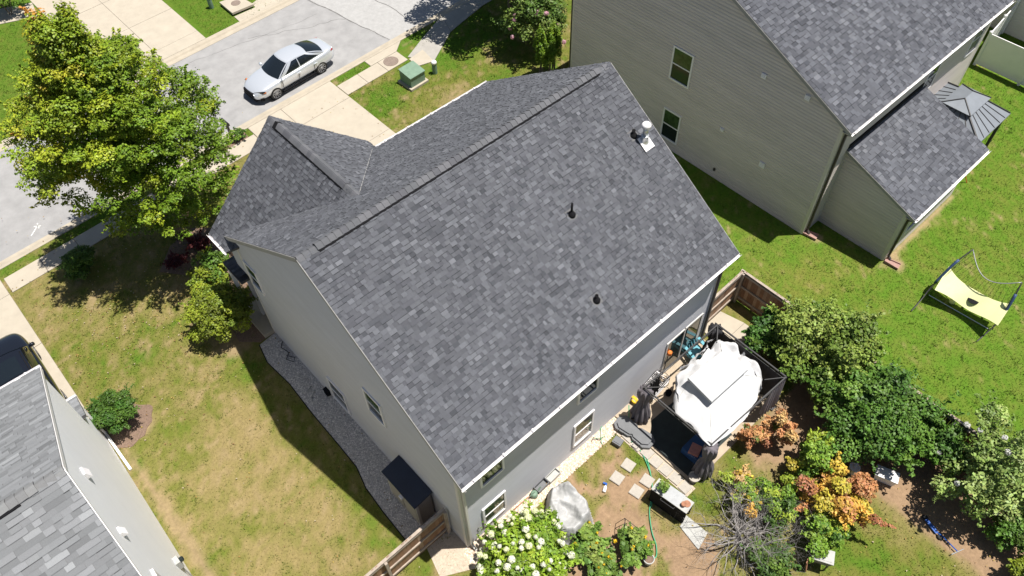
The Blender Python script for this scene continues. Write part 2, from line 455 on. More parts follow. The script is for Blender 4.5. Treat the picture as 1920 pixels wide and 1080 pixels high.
mb = MB(); mb.add([(*S(-60, 23.0), -0.1), (*S(90, 23.0), -0.1), (*S(90, 30.3), -0.1), (*S(-60, 30.3), -0.1)], [(0, 1, 2, 3)])
road = mb.build('road', M['asphalt'], kind='structure')
mb = MB(); mb.add([(*S(14.9, 23.24), -0.095), (*S(60, 23.24), -0.095), (*S(60, 30.08), -0.095), (*S(13.9, 30.08), -0.095)], [(0, 1, 2, 3)])
mb.build('road_patch', M['asphalt2'], kind='structure')
def ribbon(pts, w, z, mat, name, parent=None, kind=None, jit=0.0):
    mb = MB(); pts = [np.array(q, float) for q in pts]; L_ = []
    for i, q in enumerate(pts):
        d = unit(pts[min(i + 1, len(pts) - 1)] - pts[max(i - 1, 0)]); nn = np.array([-d[1], d[0]]) * w / 2 * (1 + jit * (random.random() - 0.5))
        L_.append([(*(q + nn), z), (*(q - nn), z)])
    mb.grid(L_)
    return mb.build(name, mat, parent, kind=kind)
def wiggle(a, b, n, amp):
    a = np.array(a, float); b = np.array(b, float); d = unit(b - a); nn = np.array([-d[1], d[0]])
    return [a + (b - a) * t + nn * amp * (fbm(np.array([t * 6 + a[0]]), np.array([a[1]]), 4)[0] - 0.5) * 2 for t in np.linspace(0, 1, n)]
ribbon(wiggle(S(14.9, 23.3), S(13.9, 30.05), 30, 0.12), 0.06, -0.090, M['crack'], 'road_crack', road, jit=0.8)
ribbon(wiggle(S(16.9, 23.3), S(16.6, 30.05), 30, 0.18), 0.05, -0.090, M['crack'], 'road_crack', road, jit=0.8)
ribbon(wiggle(S(9.5, 29.2), S(14.5, 26.5), 40, 0.35), 0.022, -0.0955, M['crack'], 'road_crack', road, jit=1.0)
ribbon(wiggle(S(6.0, 29.5), S(13.5, 28.2), 40, 0.25), 0.018, -0.0955, M['crack'], 'road_crack', road, jit=1.0)
# painted utility mark
mk = MB()
for a, b in (((-4.9, 23.62), (-4.55, 23.95)), ((-4.75, 23.95), (-4.5, 23.78)), ((-4.9, 23.62), (-5.05, 23.5)), ((-4.62, 23.7), (-4.55, 24.05))):
    mk.bar((*a, -0.094), (*b, -0.094), 0.04, 0.004)
mk.build('painted_mark', M['paint'], road)

strip('kerb', [(22.68, -0.12), (22.68, 0.03), (22.80, 0.034), (22.90, 0.01), (22.97, -0.06), (23.10, -0.085), (23.24, -0.082), (23.24, -0.14)], -40, 75, M['curb'])
strip('kerb', [(30.06, -0.14), (30.06, -0.082), (30.20, -0.085), (30.33, -0.06), (30.40, 0.01), (30.50, 0.034), (30.62, 0.03), (30.62, -0.12)], -40, 75, M['curb'])

def slabs(name, quads, mat, z0=-0.05, z1=0.03, gap=0.012):
    """a paved surface: a dark bed and one slab object for each cast bay"""
    bed = MB()
    for q in quads: bed.add([(a, b, z1 - 0.022) for a, b in q], [tuple(range(len(q)))])
    o = bed.build(name, M['joint'], kind='structure')
    for q in quads:
        c = np.mean(np.array(q), 0); Q = []
        for a in q:
            d = c - np.array(a); Q.append(tuple(np.array(a) + d * (gap / max(np.linalg.norm(d), .1)) * 1.2))
        m = MB(); dz = random.uniform(-0.003, 0.003); m.prism(Q, z0, z1 + dz); m.build('slab', mat, o)
    return o

def bays(xs, vs):
    return [[S(xs[i], vs[j]), S(xs[i + 1], vs[j]), S(xs[i + 1], vs[j + 1]), S(xs[i], vs[j + 1])] for i in range(len(xs) - 1) for j in range(len(vs) - 1)]
slabs('sidewalk', bays(np.linspace(-6.86, 5.5, 9), [21.1, 22.08]) + bays(np.linspace(10.52, 14.5, 4), [21.1, 22.08]), M['concrete'])
slabs('driveway', bays([5.52, 7.45, 10.5], [12.2, 14.6, 17.6, 20.9, 22.67]), M['concrete'])
slabs('driveway', bays([-12.4, -9.7, -6.98], [11.6, 14.6, 17.8, 21.1, 22.67]), M['concrete'])
slabs('driveway', bays([2.2, 5.1, 7.75], [30.63, 31.6, 34.6, 38.0, 42.0, 46.0]), M['concrete'])
slabs('apron', [[S(12.75, 22.1), S(14.5, 22.1), S(15.25, 22.67), S(12.75, 22.67)], [(14.55, 21.75), (14.52, 20.95), (15.4, 20.7), (15.6, 21.9)]], M['concrete'])
walkpts = [((14.62, 21.95), (15.45, 20.72)), ((16.2, 22.7), (16.65, 21.45)), ((18.3, 23.62), (17.72, 22.1)), ((19.7, 23.8), (20.6, 22.75)), ((24, 23.9), (24, 22.9)), ((30, 24.0), (30, 23.0))]
slabs('sidewalk', [[walkpts[i][0], walkpts[i][1], walkpts[i + 1][1], walkpts[i + 1][0]] for i in range(len(walkpts) - 1)], M['walkdark'])
slabs('garden_walk', [[(2.2, 41.2), (1.9, 39.6), (-1.5, 41.0), (-1.5, 42.8)]], M['concrete'])

def pebbles(name, pts, smin, smax, cols, label, z=0.02):
    n = len(pts); oct_ = np.array([(1, 0, 0), (-1, 0, 0), (0, 1, 0), (0, -1, 0), (0, 0, 1), (0, 0, -1)], float)
    of = np.array([(0, 2, 4), (2, 1, 4), (1, 3, 4), (3, 0, 4)])
    s = rng.uniform(smin, smax, n); a = rng.uniform(0, 6.28, n); e = rng.uniform(0.6, 1.4, n)
    V = oct_[None] * (s[:, None, None]) * np.stack([e, 1 / e, np.full(n, 0.7)], 1)[:, None, :]
    x = V[..., 0] * np.cos(a)[:, None] - V[..., 1] * np.sin(a)[:, None]; y = V[..., 0] * np.sin(a)[:, None] + V[..., 1] * np.cos(a)[:, None]
    V = np.stack([x, y, V[..., 2]], -1) + rng.uniform(-0.15, 0.15, (n, 6, 3)) * s[:, None, None]
    V += np.concatenate([pts, np.full((n, 1), z)], 1)[:, None, :]
    Fq = (of[None] + 6 * np.arange(n)[:, None, None]).reshape(-1, 3)
    cc = np.array(cols)[rng.integers(0, len(cols), n)] * rng.uniform(0.75, 1.25, (n, 1))
    o = put(name, fastmesh(name, V.reshape(-1, 3), Fq, np.repeat(cc, 4, 0)), M['gravel'], kind='stuff')
    o['label'] = label; o['category'] = 'gravel'
    return o

mb = MB(); mb.prism(GEDGE, -0.02, 0.018); mb.build('gravel_bed', M['gravelbed'], kind='structure')
n = 9000; gy_ = rng.uniform(0.97, 11.5, n); g0 = gedge_x(gy_) + 0.03; gx_ = g0 + (0 - g0) * rng.random(n)
pebbles('gravel', np.stack([gx_, gy_], 1), 0.018, 0.036, [(0.60, 0.57, 0.53), (0.40, 0.385, 0.37), (0.70, 0.66, 0.61), (0.52, 0.485, 0.455)], 'grey gravel strip along the shaded side wall of the house')
ed = MB(); ed.tube([(a, b, 0.022) for a, b in GEDGE[1:-1]], 0.018, 6)
tag(ed.build('bed_edging', M['black'], smooth=True), 'thin black plastic edging curving between gravel strip and side lawn', 'edging')
mb = MB(); mb.prism([(-1.3, -0.15), (-0.2, -0.75), (1.5, -0.62), (4.4, -0.48), (6.9, -0.42), (6.9, 0.03), (0, 0.03), (0, 0.94), (-1.0, 0.94)], -0.02, 0.016); mb.build('stone_bed', M['rockbed'], kind='structure')
n = 5200; a_ = rng.uniform(-0.3, 6.9, n); b_ = -0.02 - rng.random(n) * (0.5 + 0.16 * (a_ < 2))
pebbles('stone_chips', np.stack([a_, b_], 1), 0.016, 0.034, [(0.66, 0.56, 0.45), (0.55, 0.45, 0.35), (0.72, 0.66, 0.58), (0.50, 0.36, 0.27)], 'cream stone chips along the foot of the sunlit rear wall')
mb = MB(); mb.prism([(4.1, 22.1), (5.2, 22.16), (5.25, 22.8), (4.1, 22.75)], -0.02, 0.02); mb.build('mulch_bed', M['mulch'], kind='structure')
# a ring of mulch round each clipped shrub at the left-hand house
mb = MB(); mb.prism([(-6.12 + (0.86 + 0.10 * math.sin(3 * t + 1) + 0.06 * math.sin(7 * t)) * math.cos(t), 11.75 + (0.82 + 0.10 * math.sin(2 * t) + 0.05 * math.sin(9 * t)) * math.sin(t)) for t in np.linspace(0, 2 * math.pi, 40, endpoint=False)], -0.02, 0.014); mb.build('mulch_bed', M['mulch'], kind='structure')
mb = MB(); mb.prism([(0.3, 18.9), (-0.9, 18.6), (-1.9, 17.6), (-1.2, 16.7), (-0.6, 16.2), (-0.9, 14.2), (-1.3, 12.2), (-0.7, 11.6), (1.6, 11.8), (1.8, 17.5)], -0.02, 0.012); mb.build('mulch_bed', M['mulch'], kind='structure')

# back patio: cast bays and a border of pavers
slabs('patio', [[(6.93, -3.62), (9.2, -3.62), (9.2, -1.85), (6.93, -1.85)], [(9.2, -3.62), (11.85, -3.62), (11.85, -1.85), (9.2, -1.85)], [(6.93, -1.85), (9.2, -1.85), (9.2, 0.0), (6.93, 0.0)], [(9.2, -1.85), (11.85, -1.85), (11.85, 0.0), (9.2, 0.0)]], M['patio'], z1=0.045)
slabs('side_slab', [[(11.9, -1.55), (13.6, -1.55), (13.6, -0.7), (11.9, -0.7)], [(11.95, -0.7), (13.6, -0.7), (13.35, 0.4), (12.2, 0.4)]], M['concrete'], z1=0.04)
bp = MB(); bp.prism([(6.46, -3.75), (6.91, -3.75), (6.91, -0.5), (6.46, -0.5)], -0.02, 0.018)
pb = bp.build('paver_border', M['rockbed'], kind='structure')
for k in range(7):
    m = MB(); m.box((6.68 + random.uniform(-.03, .03), -3.5 + k * 0.43, 0.04), (0.36, 0.36 + random.uniform(-.04, .03), 0.05), rz=random.uniform(-.06, .06)); m.build('paver', M['paver'], pb)

# fallen leaves blown over the lawns and the kerb
n = 2600; x = np.concatenate([rng.normal(-1.5, 3.2, n // 2), rng.uniform(-6.5, 13, n // 2)]); y = np.concatenate([rng.normal(17.5, 3.0, n // 2), rng.uniform(-12, 22, n // 2)])
k = ~((x > 0) & (x < 11.8) & (y > 0) & (y < 12.8)) & (x > -6.9); x = x[k]; y = y[k]; n = len(x)
t_ = rng.uniform(0, 6.28, n); s_ = rng.uniform(0.02, 0.045, n); zc_ = rng.uniform(0.03, 0.06, n)
V = np.stack([np.stack([x + s_ * np.cos(t_ + a) * b, y + s_ * np.sin(t_ + a) * b, zc_ + c * s_], 1) for a, b, c in ((0, 1, 0), (1.57, .6, .25), (3.14, 1, .1), (4.71, .6, .3))], 1).reshape(-1, 3)
lc = np.array([(0.30, 0.19, 0.07), (0.22, 0.13, 0.06), (0.36, 0.27, 0.08), (0.40, 0.33, 0.22)])[rng.integers(0, 4, n)]
o = put('leaf_litter', fastmesh('leaf_litter', V, np.arange(4 * n).reshape(n, 4), lc), M['grass'], kind='stuff'); o['label'] = 'dry fallen leaves scattered over the lawns'; o['category'] = 'leaf litter'

# ---------------------------------------------------------------- building kit
class Shingles:
    def __init__(s, pal, seed, wmin=0.10, wmax=0.34, expo=0.143, tint=0.12, band=0.4):
        s.band = band; s.T = []; s.pal = np.array(pal); s.r = np.random.default_rng(seed); s.w = (wmin, wmax); s.e = expo; s.tint = tint
    def slope(s, O, U, V, poly):
        O = np.array(O, float); U = np.array(U, float); V = np.array(V, float); N = np.cross(U, V)
        P = np.array(poly); v = 0.0; vmax = P[:, 1].max(); u0, u1 = P[:, 0].min(), P[:, 0].max(); r = s.r
        while v < vmax - 0.01:
            u = u0 - r.uniform(0, s.w[1]); hi = r.random() < 0.5
            while u < u1:
                w = r.uniform(*s.w); q = clip_all([(u, v), (u + w, v), (u + w, v + s.e + 0.004), (u, v + s.e + 0.004)], poly)
                if len(q) >= 3:
                    hi = (not hi) if r.random() < 0.82 else hi
                    t = 0.024 if hi else 0.009
                    k = len(q); top = [O + U * a + V * b + N * (0.003 + t * (1 - (b - v) / s.e * 0.75)) for a, b in q]
                    bot = [O + U * a + V * b - N * 0.004 for a, b in q]
                    c = s.pal[min(int(r.beta(2.2, 2.4) * len(s.pal)), len(s.pal) - 1)] * r.uniform(1 - s.tint, 1 + s.tint)
                    if not hi: c = c * 0.88
                    c = c * (0.94 + 0.12 * fbm(np.array([u * 0.45 + O[0]]), np.array([v * 0.3 + O[1]]), 13, 3)[0]) * np.array([0.985, 1.0, 1.03])
                    cen = np.mean(top, 0); dv = CAM - cen; d2 = dv @ dv
                    area = abs(w * s.e * (N @ dv) / d2 ** 1.5) * (k == 4)
                    band = None
                    if k == 4 and r.random() < s.band:
                        e1 = s.e * r.uniform(0.12, 0.22)
                        band = e1
                    s.T.append((top + bot, [tuple(range(k))] + [(i, k + i, k + (i + 1) % k, (i + 1) % k) for i in range(k)], c, area, cen, band))
                u += w
            v += s.e
    def emit(s, m, t):
        n0 = len(m.c); c = tuple(t[2]); dark = (0.03, 0.03, 0.033)
        if t[5] is None:
            m.add(t[0], t[1], c); m.c[n0 + 1:] = [dark] * (len(m.c) - n0 - 1)
        else:                                     # printed shadow band along the head of the tab
            P = t[0]; f = t[5]; h = [P[0] + (P[3] - P[0]) * 0.84, P[1] + (P[2] - P[1]) * 0.84]
            m.add([P[0], P[1], h[1], h[0], P[2], P[3]] + P[4:8], [(0, 1, 2, 3), (3, 2, 4, 5), (0, 6, 7, 1), (1, 7, 8, 4, 2), (5, 9, 6, 0, 3)], c)
            m.c[n0 + 1] = tuple(np.array(c) * 0.42); m.c[n0 + 2:] = [dark] * 3
    def build(s, roof, n=300):
        cen = np.array([t[4] for t in s.T]); vis = inview(cen, 0.0)
        order = np.argsort([-(t[3] * v) for t, v in zip(s.T, vis)])
        for k in order[:n]:
            m = MB(); s.emit(m, s.T[k]); m.build('shingle', M['shingle'], roof)
        m = MB()
        for k in order[n:]:
            s.emit(m, s.T[k])
        m.build('shingle_field', M['shingle'], roof, kind='stuff')

def siding(house, O, U, N, poly, mat, expo=0.115, lip=0.024):
    O = np.array(O, float); U = np.array(U, float); N = np.array(N, float); Z = np.array([0, 0, 1.0])
    core = MB(); k = len(poly)
    f = [O + U * a + Z * b - N * 0.004 for a, b in poly]; bk = [O + U * a + Z * b - N * 0.15 for a, b in poly]
    core.add(f + bk, [tuple(range(k)), tuple(range(2 * k - 1, k - 1, -1))] + [(i, k + i, k + (i + 1) % k, (i + 1) % k) for i in range(k)])
    wall = core.build('wall', mat, house)
    m = MB(); z = min(b for a, b in poly); z1 = max(b for a, b in poly); umin = min(a for a, b in poly) - 1; umax = max(a for a, b in poly) + 1
    while z < z1:                                  # dutch lap: an upright face and a cove above it
        for f0, f1, o0, o1 in ((0.0, 0.62, lip, lip * 0.9), (0.62, 1.0, lip * 0.9, 0.002)):
            za, zb = z + expo * f0, z + expo * f1
            q = clip_all([(umin, za), (umax, za), (umax, zb), (umin, zb)], poly)
            if len(q) < 3: continue
            m.add([O + U * a + Z * b + N * (o0 + (o1 - o0) * (b - za) / (zb - za)) for a, b in q], [tuple(range(len(q)))])
            lo = [p_ for p_ in q if abs(p_[1] - z) < 1e-6]
            if f0 == 0 and len(lo) == 2:
                A = [O + U * a + Z * b + N * lip for a, b in lo]; B = [O + U * a + Z * b for a, b in lo]
                m.add([A[0], B[0], B[1], A[1]], [(0, 1, 2, 3)])
        z += expo
    m.build('siding', mat, wall, kind='stuff')
    return wall

def oriented(m, O, U, N, u0, u1, z0, z1, n0, n1, col=None):
    """box in wall coordinates"""
    O = np.array(O, float); U = np.array(U, float); N = np.array(N, float); Z = np.array([0, 0, 1.0])
    P = [O + U * a + Z * b + N * c for c in (n0, n1) for a, b in ((u0, z0), (u1, z0), (u1, z1), (u0, z1))]
    return m.add(P, [(3, 2, 1, 0), (4, 5, 6, 7), (0, 1, 5, 4), (1, 2, 6, 5), (2, 3, 7, 6), (3, 0, 4, 7)], col)

def window(house, O, U, N, u0, u1, z0, z1, up='glass', low='glass', fm='white', t=0.075):
    m = MB(); zm = (z0 + z1) / 2
    oriented(m, O, U, N, u0, u0 + t, z0, z1, -0.02, 0.075); oriented(m, O, U, N, u1 - t, u1, z0, z1, -0.02, 0.075)
    oriented(m, O, U, N, u0 + t, u1 - t, z1 - t, z1, -0.02, 0.072); oriented(m, O, U, N, u0 + t, u1 - t, z0, z0 + t, -0.02, 0.085)
    oriented(m, O, U, N, u0 + t, u1 - t, zm - 0.025, zm + 0.025, -0.02, 0.066)
    w = m.build('window', M[fm], house)
    for (a, b, g, dep) in ((zm + 0.025, z1 - t, up, 0.050), (z0 + t, zm - 0.025, low, 0.042)):
        q = MB(); oriented(q, O, U, N, u0 + t, u1 - t, a, b, 0.0, dep); q.build('pane', M[g], w)
    return w

def slab_roof(m, O, U, V, poly, th=0.13):
    O = np.array(O, float); U = np.array(U, float); V = np.array(V, float); N = np.cross(U, V); k = len(poly)
    a = [O + U * p + V * q - N * 0.004 for p, q in poly]; b = [O + U * p + V * q - N * th for p, q in poly]
    m.add(a + b, [tuple(range(k)), tuple(range(2 * k - 1, k - 1, -1))] + [(i, k + i, k + (i + 1) % k, (i + 1) % k) for i in range(k)])

def ridge_caps(roof, A, B, slope, lift, pal, w=0.15, step=0.2, seed=3):
    A = np.array(A, float); B = np.array(B, float); L = np.linalg.norm(B - A); d = (B - A) / L; s = np.array([-d[1], d[0], 0]); n = int(L / step); r = np.random.default_rng(seed)
    kinds = []
    for c in pal:
        m = MB(); hh = slope * w
        sec = lambda x, h: [(x, -w, h - hh), (x, -w * .35, h - hh * .28), (x, 0, h), (x, w * .35, h - hh * .28), (x, w, h - hh)]
        for up, dn in ((0, 0),):
            a = sec(0, 0.028); b = sec(step * 1.12, 0.006); a2 = [(p[0], p[1], p[2] - 0.028) for p in a]
            m.add(a + b + a2, [(i, i + 1, 6 + i, 5 + i) for i in range(4)] + [(10 + i, 11 + i, i + 1, i) for i in range(4)], tuple(c)); m.c[4:] = [(0.02, 0.02, 0.022)] * 4
        kinds.append(m.mesh('ridge_cap'))
    ang = math.atan2(d[1], d[0])
    for k in range(n):
        o = put('ridge_cap', kinds[r.integers(0, len(kinds))], M['shingle'], roof)
        t = k * step; p_ = A + d * t
        lf = lift if 0.6 < t < L - 0.7 else 0.0
        o.location = (p_[0], p_[1], p_[2] + lf + 0.004); o.rotation_euler = (0, 0, ang)

def ridge_vent(roof, A, B, slope, w=0.178, h=0.042):
    A = np.array(A, float); B = np.array(B, float); d = unit(B - A); s = np.array([-d[1], d[0], 0]); m = MB(); Z = np.array([0, 0, 1.0])
    sec = lambda P: [P - s * w + Z * (h - w * slope), P + Z * h, P + s * w + Z * (h - w * slope), P + s * w + Z * (-0.03 - w * slope), P - s * w + Z * (-0.03 - w * slope)]
    m.add(sec(A) + sec(B), [(0, 1, 6, 5), (1, 2, 7, 6), (2, 3, 8, 7), (3, 4, 9, 8), (4, 0, 5, 9), (4, 3, 2, 1, 0), (5, 6, 7, 8, 9)])
    m.build('ridge_vent', M['black'], roof)

def gutter(house, A, B, out, mat):
    """open U gutter from A to B (top inner edge), out = outward unit vector"""
    A = np.array(A, float); B = np.array(B, float); o = np.array(out, float); Z = np.array([0, 0, 1.0]); m = MB()
    prof = [(0.0, 0.0), (0.0, -0.10), (0.055, -0.10), (0.085, -0.03), (0.09, 0.0), (0.081, 0.0), (0.076, -0.03), (0.05, -0.09), (0.01, -0.09), (0.01, 0.0)]
    k = len(prof); V = [P + o * a + Z * b for P in (A, B) for a, b in prof]
    m.add(V, [(i, (i + 1) % k, k + (i + 1) % k, k + i) for i in range(k)] + [tuple(range(k)), tuple(range(2 * k - 1, k - 1, -1))])
    g = m.build('gutter', mat, house)
    L = np.linalg.norm(B - A); n = int(L / 1.2)
    for i in range(n + 1):
        c = A + (B - A) * ((i + 0.4) / (n + 1)); q = MB(); d = unit(B - A)
        q.bar(c - o * 0.05 + Z * 0.012, c + o * 0.095 + Z * 0.006, 0.05, 0.012); q.build('hanger', mat, g)
    return g

def downspout(house, pts, mat, w=0.075):
    m = MB()
    for a, b in zip(pts[:-1], pts[1:]): m.bar(a, b, w, w)
    return m.build('downspout', mat, house)

# ---------------------------------------------------------------- the main house
He, Hr, L, W, OE, RO = 5.4058, 9.637, 11.7213, 11.633, 0.41, 0.12
SLP = (Hr - He) / (W / 2 + OE); ct = 1 / math.sqrt(1 + SLP ** 2); sn = SLP * ct; RL = (W / 2 + OE) / ct
PAL = [(0.077, 0.080, 0.090), (0.094, 0.096, 0.108), (0.105, 0.108, 0.120), (0.117, 0.120, 0.133), (0.131, 0.135, 0.148), (0.157, 0.161, 0.176)]
house = thing('house', 'two storey greige house with dark grey shingle roof in the middle', 'house')
wl_ = siding(house, (0, W, 0), (0, -1, 0), (-1, 0, 0), [(0, 0), (W, 0), (W, 5.5), (W / 2, 9.46), (0, 5.5)], M['siding'])
siding(house, (0, 0, 0), (1, 0, 0), (0, -1, 0), [(0.02, 0), (L - 0.02, 0), (L - 0.02, 5.5), (0.02, 5.5)], M['siding'])
siding(house, (L, 0, 0), (0, 1, 0), (1, 0, 0), [(0, 0), (W, 0), (W, 5.5), (W / 2, 9.46), (0, 5.5)], M['siding'])
siding(house, (L, W, 0), (-1, 0, 0), (0, 1, 0), [(0.02, 0), (L - 0.02, 0), (L - 0.02, 5.5), (0.02, 5.5)], M['siding'])
# gabled wing towards the street
WR, WZ, WS = 3.02, 8.3, 0.94
wc = 1 / math.sqrt(1 + WS * WS); wsn = WS * wc; WL = 3.40 / wc
siding(house, (0.03, 12.62, 0), (0, -1, 0), (-1, 0, 0), [(0, 3.3), (0.97, 3.3), (0.97, 5.15), (0, 5.15)], M['siding'])
siding(house, (6.02, 12.62, 0), (-1, 0, 0), (0, 1, 0), [(0, 0.1), (5.98, 0.1), (5.98, 5.3), (2.99, 8.1), (0, 5.3)], M['siding'])
siding(house, (6.02, 11.65, 0), (0, 1, 0), (1, 0, 0), [(0, 0.1), (0.97, 0.1), (0.97, 5.15), (0, 5.15)], M['siding'])
rd = MB()
rear = [(0, 0), (L + 2 * RO, 0), (L + 2 * RO, RL), (0, RL)]
slab_roof(rd, (-RO, -OE, He), (1, 0, 0), (0, ct, sn), rear)
slab_roof(rd, (L + RO, W + OE, He), (-1, 0, 0), (0, -ct, sn), rear)
wl_poly = [(0, 0), (1.2, 0), (5.15, WL), (0, WL)]
wr_poly = [(3.95, 0), (5.15, 0), (5.15, WL), (0, WL)]
slab_roof(rd, (-0.38, 12.85, 5.1), (0, -1, 0), (wc, 0, wsn), wl_poly)
slab_roof(rd, (6.42, 7.70, 5.1), (0, 1, 0), (-wc, 0, wsn), wr_poly)
roof = rd.build('roof', M['deck'], house)
sh = Shingles(PAL, 21, 0.07, 0.23, 0.130, 0.10)
sh.slope((-RO, -OE, He), (1, 0, 0), (0, ct, sn), rear)
sh.slope((L + RO, W + OE, He), (-1, 0, 0), (0, -ct, sn), rear)
sh.slope((-0.38, 12.85, 5.1), (0, -1, 0), (wc, 0, wsn), wl_poly)
sh.slope((6.42, 7.70, 5.1), (0, 1, 0), (-wc, 0, wsn), wr_poly)
sh.build(roof)
CAPS = [(0.121, 0.125, 0.137), (0.147, 0.149, 0.163), (0.108, 0.110, 0.124), (0.134, 0.137, 0.149)]
ridge_vent(roof, (0.5, W / 2, Hr), (L - 0.5, W / 2, Hr), SLP)
ridge_caps(roof, (-RO, W / 2, Hr), (L + RO, W / 2, Hr), SLP, 0.045, CAPS)
ridge_vent(roof, (WR, 12.45, WZ), (WR, 8.5, WZ), WS)
ridge_caps(roof, (WR, 12.85, WZ), (WR, 7.75, WZ), WS, 0.045, CAPS, seed=5)
# metal valley on the street side of the wing
va = np.array([6.1, 12.04, 5.41]); vb = np.array([3.05, 7.80, 8.29]); m = MB(); m.tube([va + (vb - va) * t + np.array([0, 0, 0.012]) for t in np.linspace(0, 1, 8)], 0.014, 5); m.build('valley', M['rake'], roof)
# rake boards, gutters, downspouts, corner boards
def bars(name, mat, parent, lst):
    for a, b, w, h in lst:
        q = MB(); q.bar(a, b, w, h); q.build(name, mat, parent)
def boxes(name, mat, parent, lst):
    for c, d in lst:
        q = MB(); q.box(c, d); q.build(name, mat, parent)
for x0 in (-RO - 0.012, L + RO + 0.012):
    bars('rake_board', M['rake'], house, [((x0, -OE, He - 0.085), (x0, W / 2, Hr - 0.085), 0.02, 0.15), ((x0, W + OE, He - 0.085), (x0, W / 2, Hr - 0.085), 0.02, 0.15)])
boxes('soffit', M['trim'], house, [((L / 2, -OE / 2, He - 0.15), (L + 2 * RO - 0.04, OE - 0.02, 0.02)), ((L / 2, W + OE / 2, He - 0.15), (L + 2 * RO - 0.04, OE - 0.02, 0.02))])
boxes('fascia', M['trim'], house, [((L / 2, -OE + 0.01, He - 0.085), (L + 2 * RO - 0.04, 0.02, 0.13)), ((L / 2, W + OE - 0.01, He - 0.085), (L + 2 * RO - 0.04, 0.02, 0.13))])
gutter(house, (-RO - 0.02, -OE - 0.012, He + 0.0), (L + RO + 0.02, -OE - 0.012, He + 0.0), (0, -1, 0), M['white'])
gutter(house, (6.3, W + OE + 0.012, He), (L + RO, W + OE + 0.012, He), (0, 1, 0), M['white'])
gutter(house, (-0.395, 11.66, 5.09), (-0.395, 12.86, 5.09), (-1, 0, 0), M['white'])
for x0, y0 in ((-0.012, -0.012), (L + 0.012, -0.012), (-0.012, W + 0.012), (L + 0.012, W + 0.012)):
    boxes('corner_board', M['trim'], house, [((x0 + (0.04 if x0 < 1 else -0.04), y0 + (0.04 if y0 < 1 else -0.04), 2.72), (0.13, 0.13, 5.44))])
downspout(house, [(-0.06, -0.47, 5.28), (0.10, -0.09, 4.95), (0.10, -0.09, 0.22), (0.10, -0.3, 0.1)], M['trim'])
downspout(house, [(L + 0.02, -0.47, 5.28), (L - 0.06, -0.09, 4.95), (L - 0.06, -0.09, 0.22), (L - 0.06, -0.3, 0.1)], M['darkpipe'])  # shade on this downspout is put into its dark colour
fb = MB(); fb.box((L / 2, W / 2, 0.06), (L + 0.02, W + 0.02, 0.16)); fb.build('foundation', M['curb'], house)
LW = ((0, W, 0), (0, -1, 0), (-1, 0, 0)); RW = ((0, 0, 0), (1, 0, 0), (0, -1, 0))
window(house, *LW, W - 7.38, W - 6.32, 0.42, 1.78)
window(house, *LW, W - 4.42, W - 3.50, 3.36, 4.70, 'greenglass', 'glass')
window(house, *LW, W - 11.45, W - 10.80 + 0.2, 3.35, 4.62, 'greenglass', 'glass')
window(house, *RW, 0.75, 1.68, 3.48, 4.95)
window(house, *RW, 4.78, 5.70, 3.50, 4.95)
window(house, *RW, 4.72, 5.67, 0.62, 2.12, 'blind', 'blind')
window(house, *RW, 0.70, 1.66, 0.55, 1.90, 'greenglass', 'greenglass')
# sliding patio door
m = MB()
for a in (9.35, 10.3, 11.25): oriented(m, *RW, a, a + 0.07, 0.06, 2.2, -0.02, 0.06)
oriented(m, *RW, 9.42, 11.25, 2.12, 2.2, -0.02, 0.055); oriented(m, *RW, 9.42, 11.25, 0.06, 0.13, -0.02, 0.055)
dr = m.build('sliding_door', M['trim'], house)
for a, b in ((9.42, 10.3), (10.37, 11.25)):
    q = MB(); oriented(q, *RW, a, b, 0.13, 2.12, 0.0, 0.04); q.build('pane', M['glass'], dr)
# front porch roof beside the wing
m = MB(); m.prism([(-0.30, 12.05), (2.6, 12.05), (2.6, 13.35), (-0.30, 13.35)], 2.86, 2.98)
pr = m.build('porch_roof', M['deck'], house)
s2 = Shingles(PAL, 5); s2.slope((2.6, 13.36, 2.99), (-1, 0, 0), (0, -0.985, 0.17), [(0, 0), (2.9, 0), (2.9, 1.3), (0, 1.3)]); s2.build(pr, 0)
m = MB(); m.box((-0.2, 13.2, 1.45), (0.14, 0.14, 2.82)); m.build('porch_post', M['white'], house)
m = MB(); m.box((2.6, 13.2, 1.45), (0.14, 0.14, 2.82)); m.build('porch_post', M['white'], house)
m = MB(); m.box((1.1, 12.55, 0.12), (3.1, 1.9, 0.2)); m.build('porch_floor', M['curb'], house)

# roof penetrations (each stands on the rear slope)
def rz_at(y): return He + (y + OE) * SLP
def pipe_boot(x, y, label, h=0.42, r=0.05):
    z = rz_at(y); t = thing('vent_pipe', label, 'vent pipe', (x, y, z), 0, 'pipes standing on the roof')
    m = MB(); m.box((0, 0, 0.012), (0.34, 0.34, 0.012), M=np.array(Matrix.Rotation(math.atan(SLP), 3, 'X'))); m.build('flashing', M['bootflash'], t)
    m = MB(); m.lathe([(0.125, -0.06), (0.13, 0.02), (0.11, 0.06), (0.07, 0.11), (0.055, 0.13)], 16); m.build('boot', M['black'], t, smooth=True)
    m = MB(); m.lathe([(r, 0), (r, h), (r * 0.75, h), (r * 0.75, h - 0.1)], 14); m.build('pipe', M['black'], t, smooth=True)
pipe_boot(7.46, 3.10, 'black vent pipe in a round boot at the middle of the rear roof slope', 0.48, 0.036)
pipe_boot(6.49, 1.02, 'short black vent pipe low on the rear roof slope near the gutter', 0.24, 0.055)
pipe_boot(10.98, 3.85, 'stubby black vent pipe beside the silver flue on the roof', 0.22, 0.06)
z = rz_at(3.55); t = thing('flue', 'silver metal flue with white cap and square flashing near roof edge', 'flue', (11.2, 3.55, z), 0, 'pipes standing on the roof')
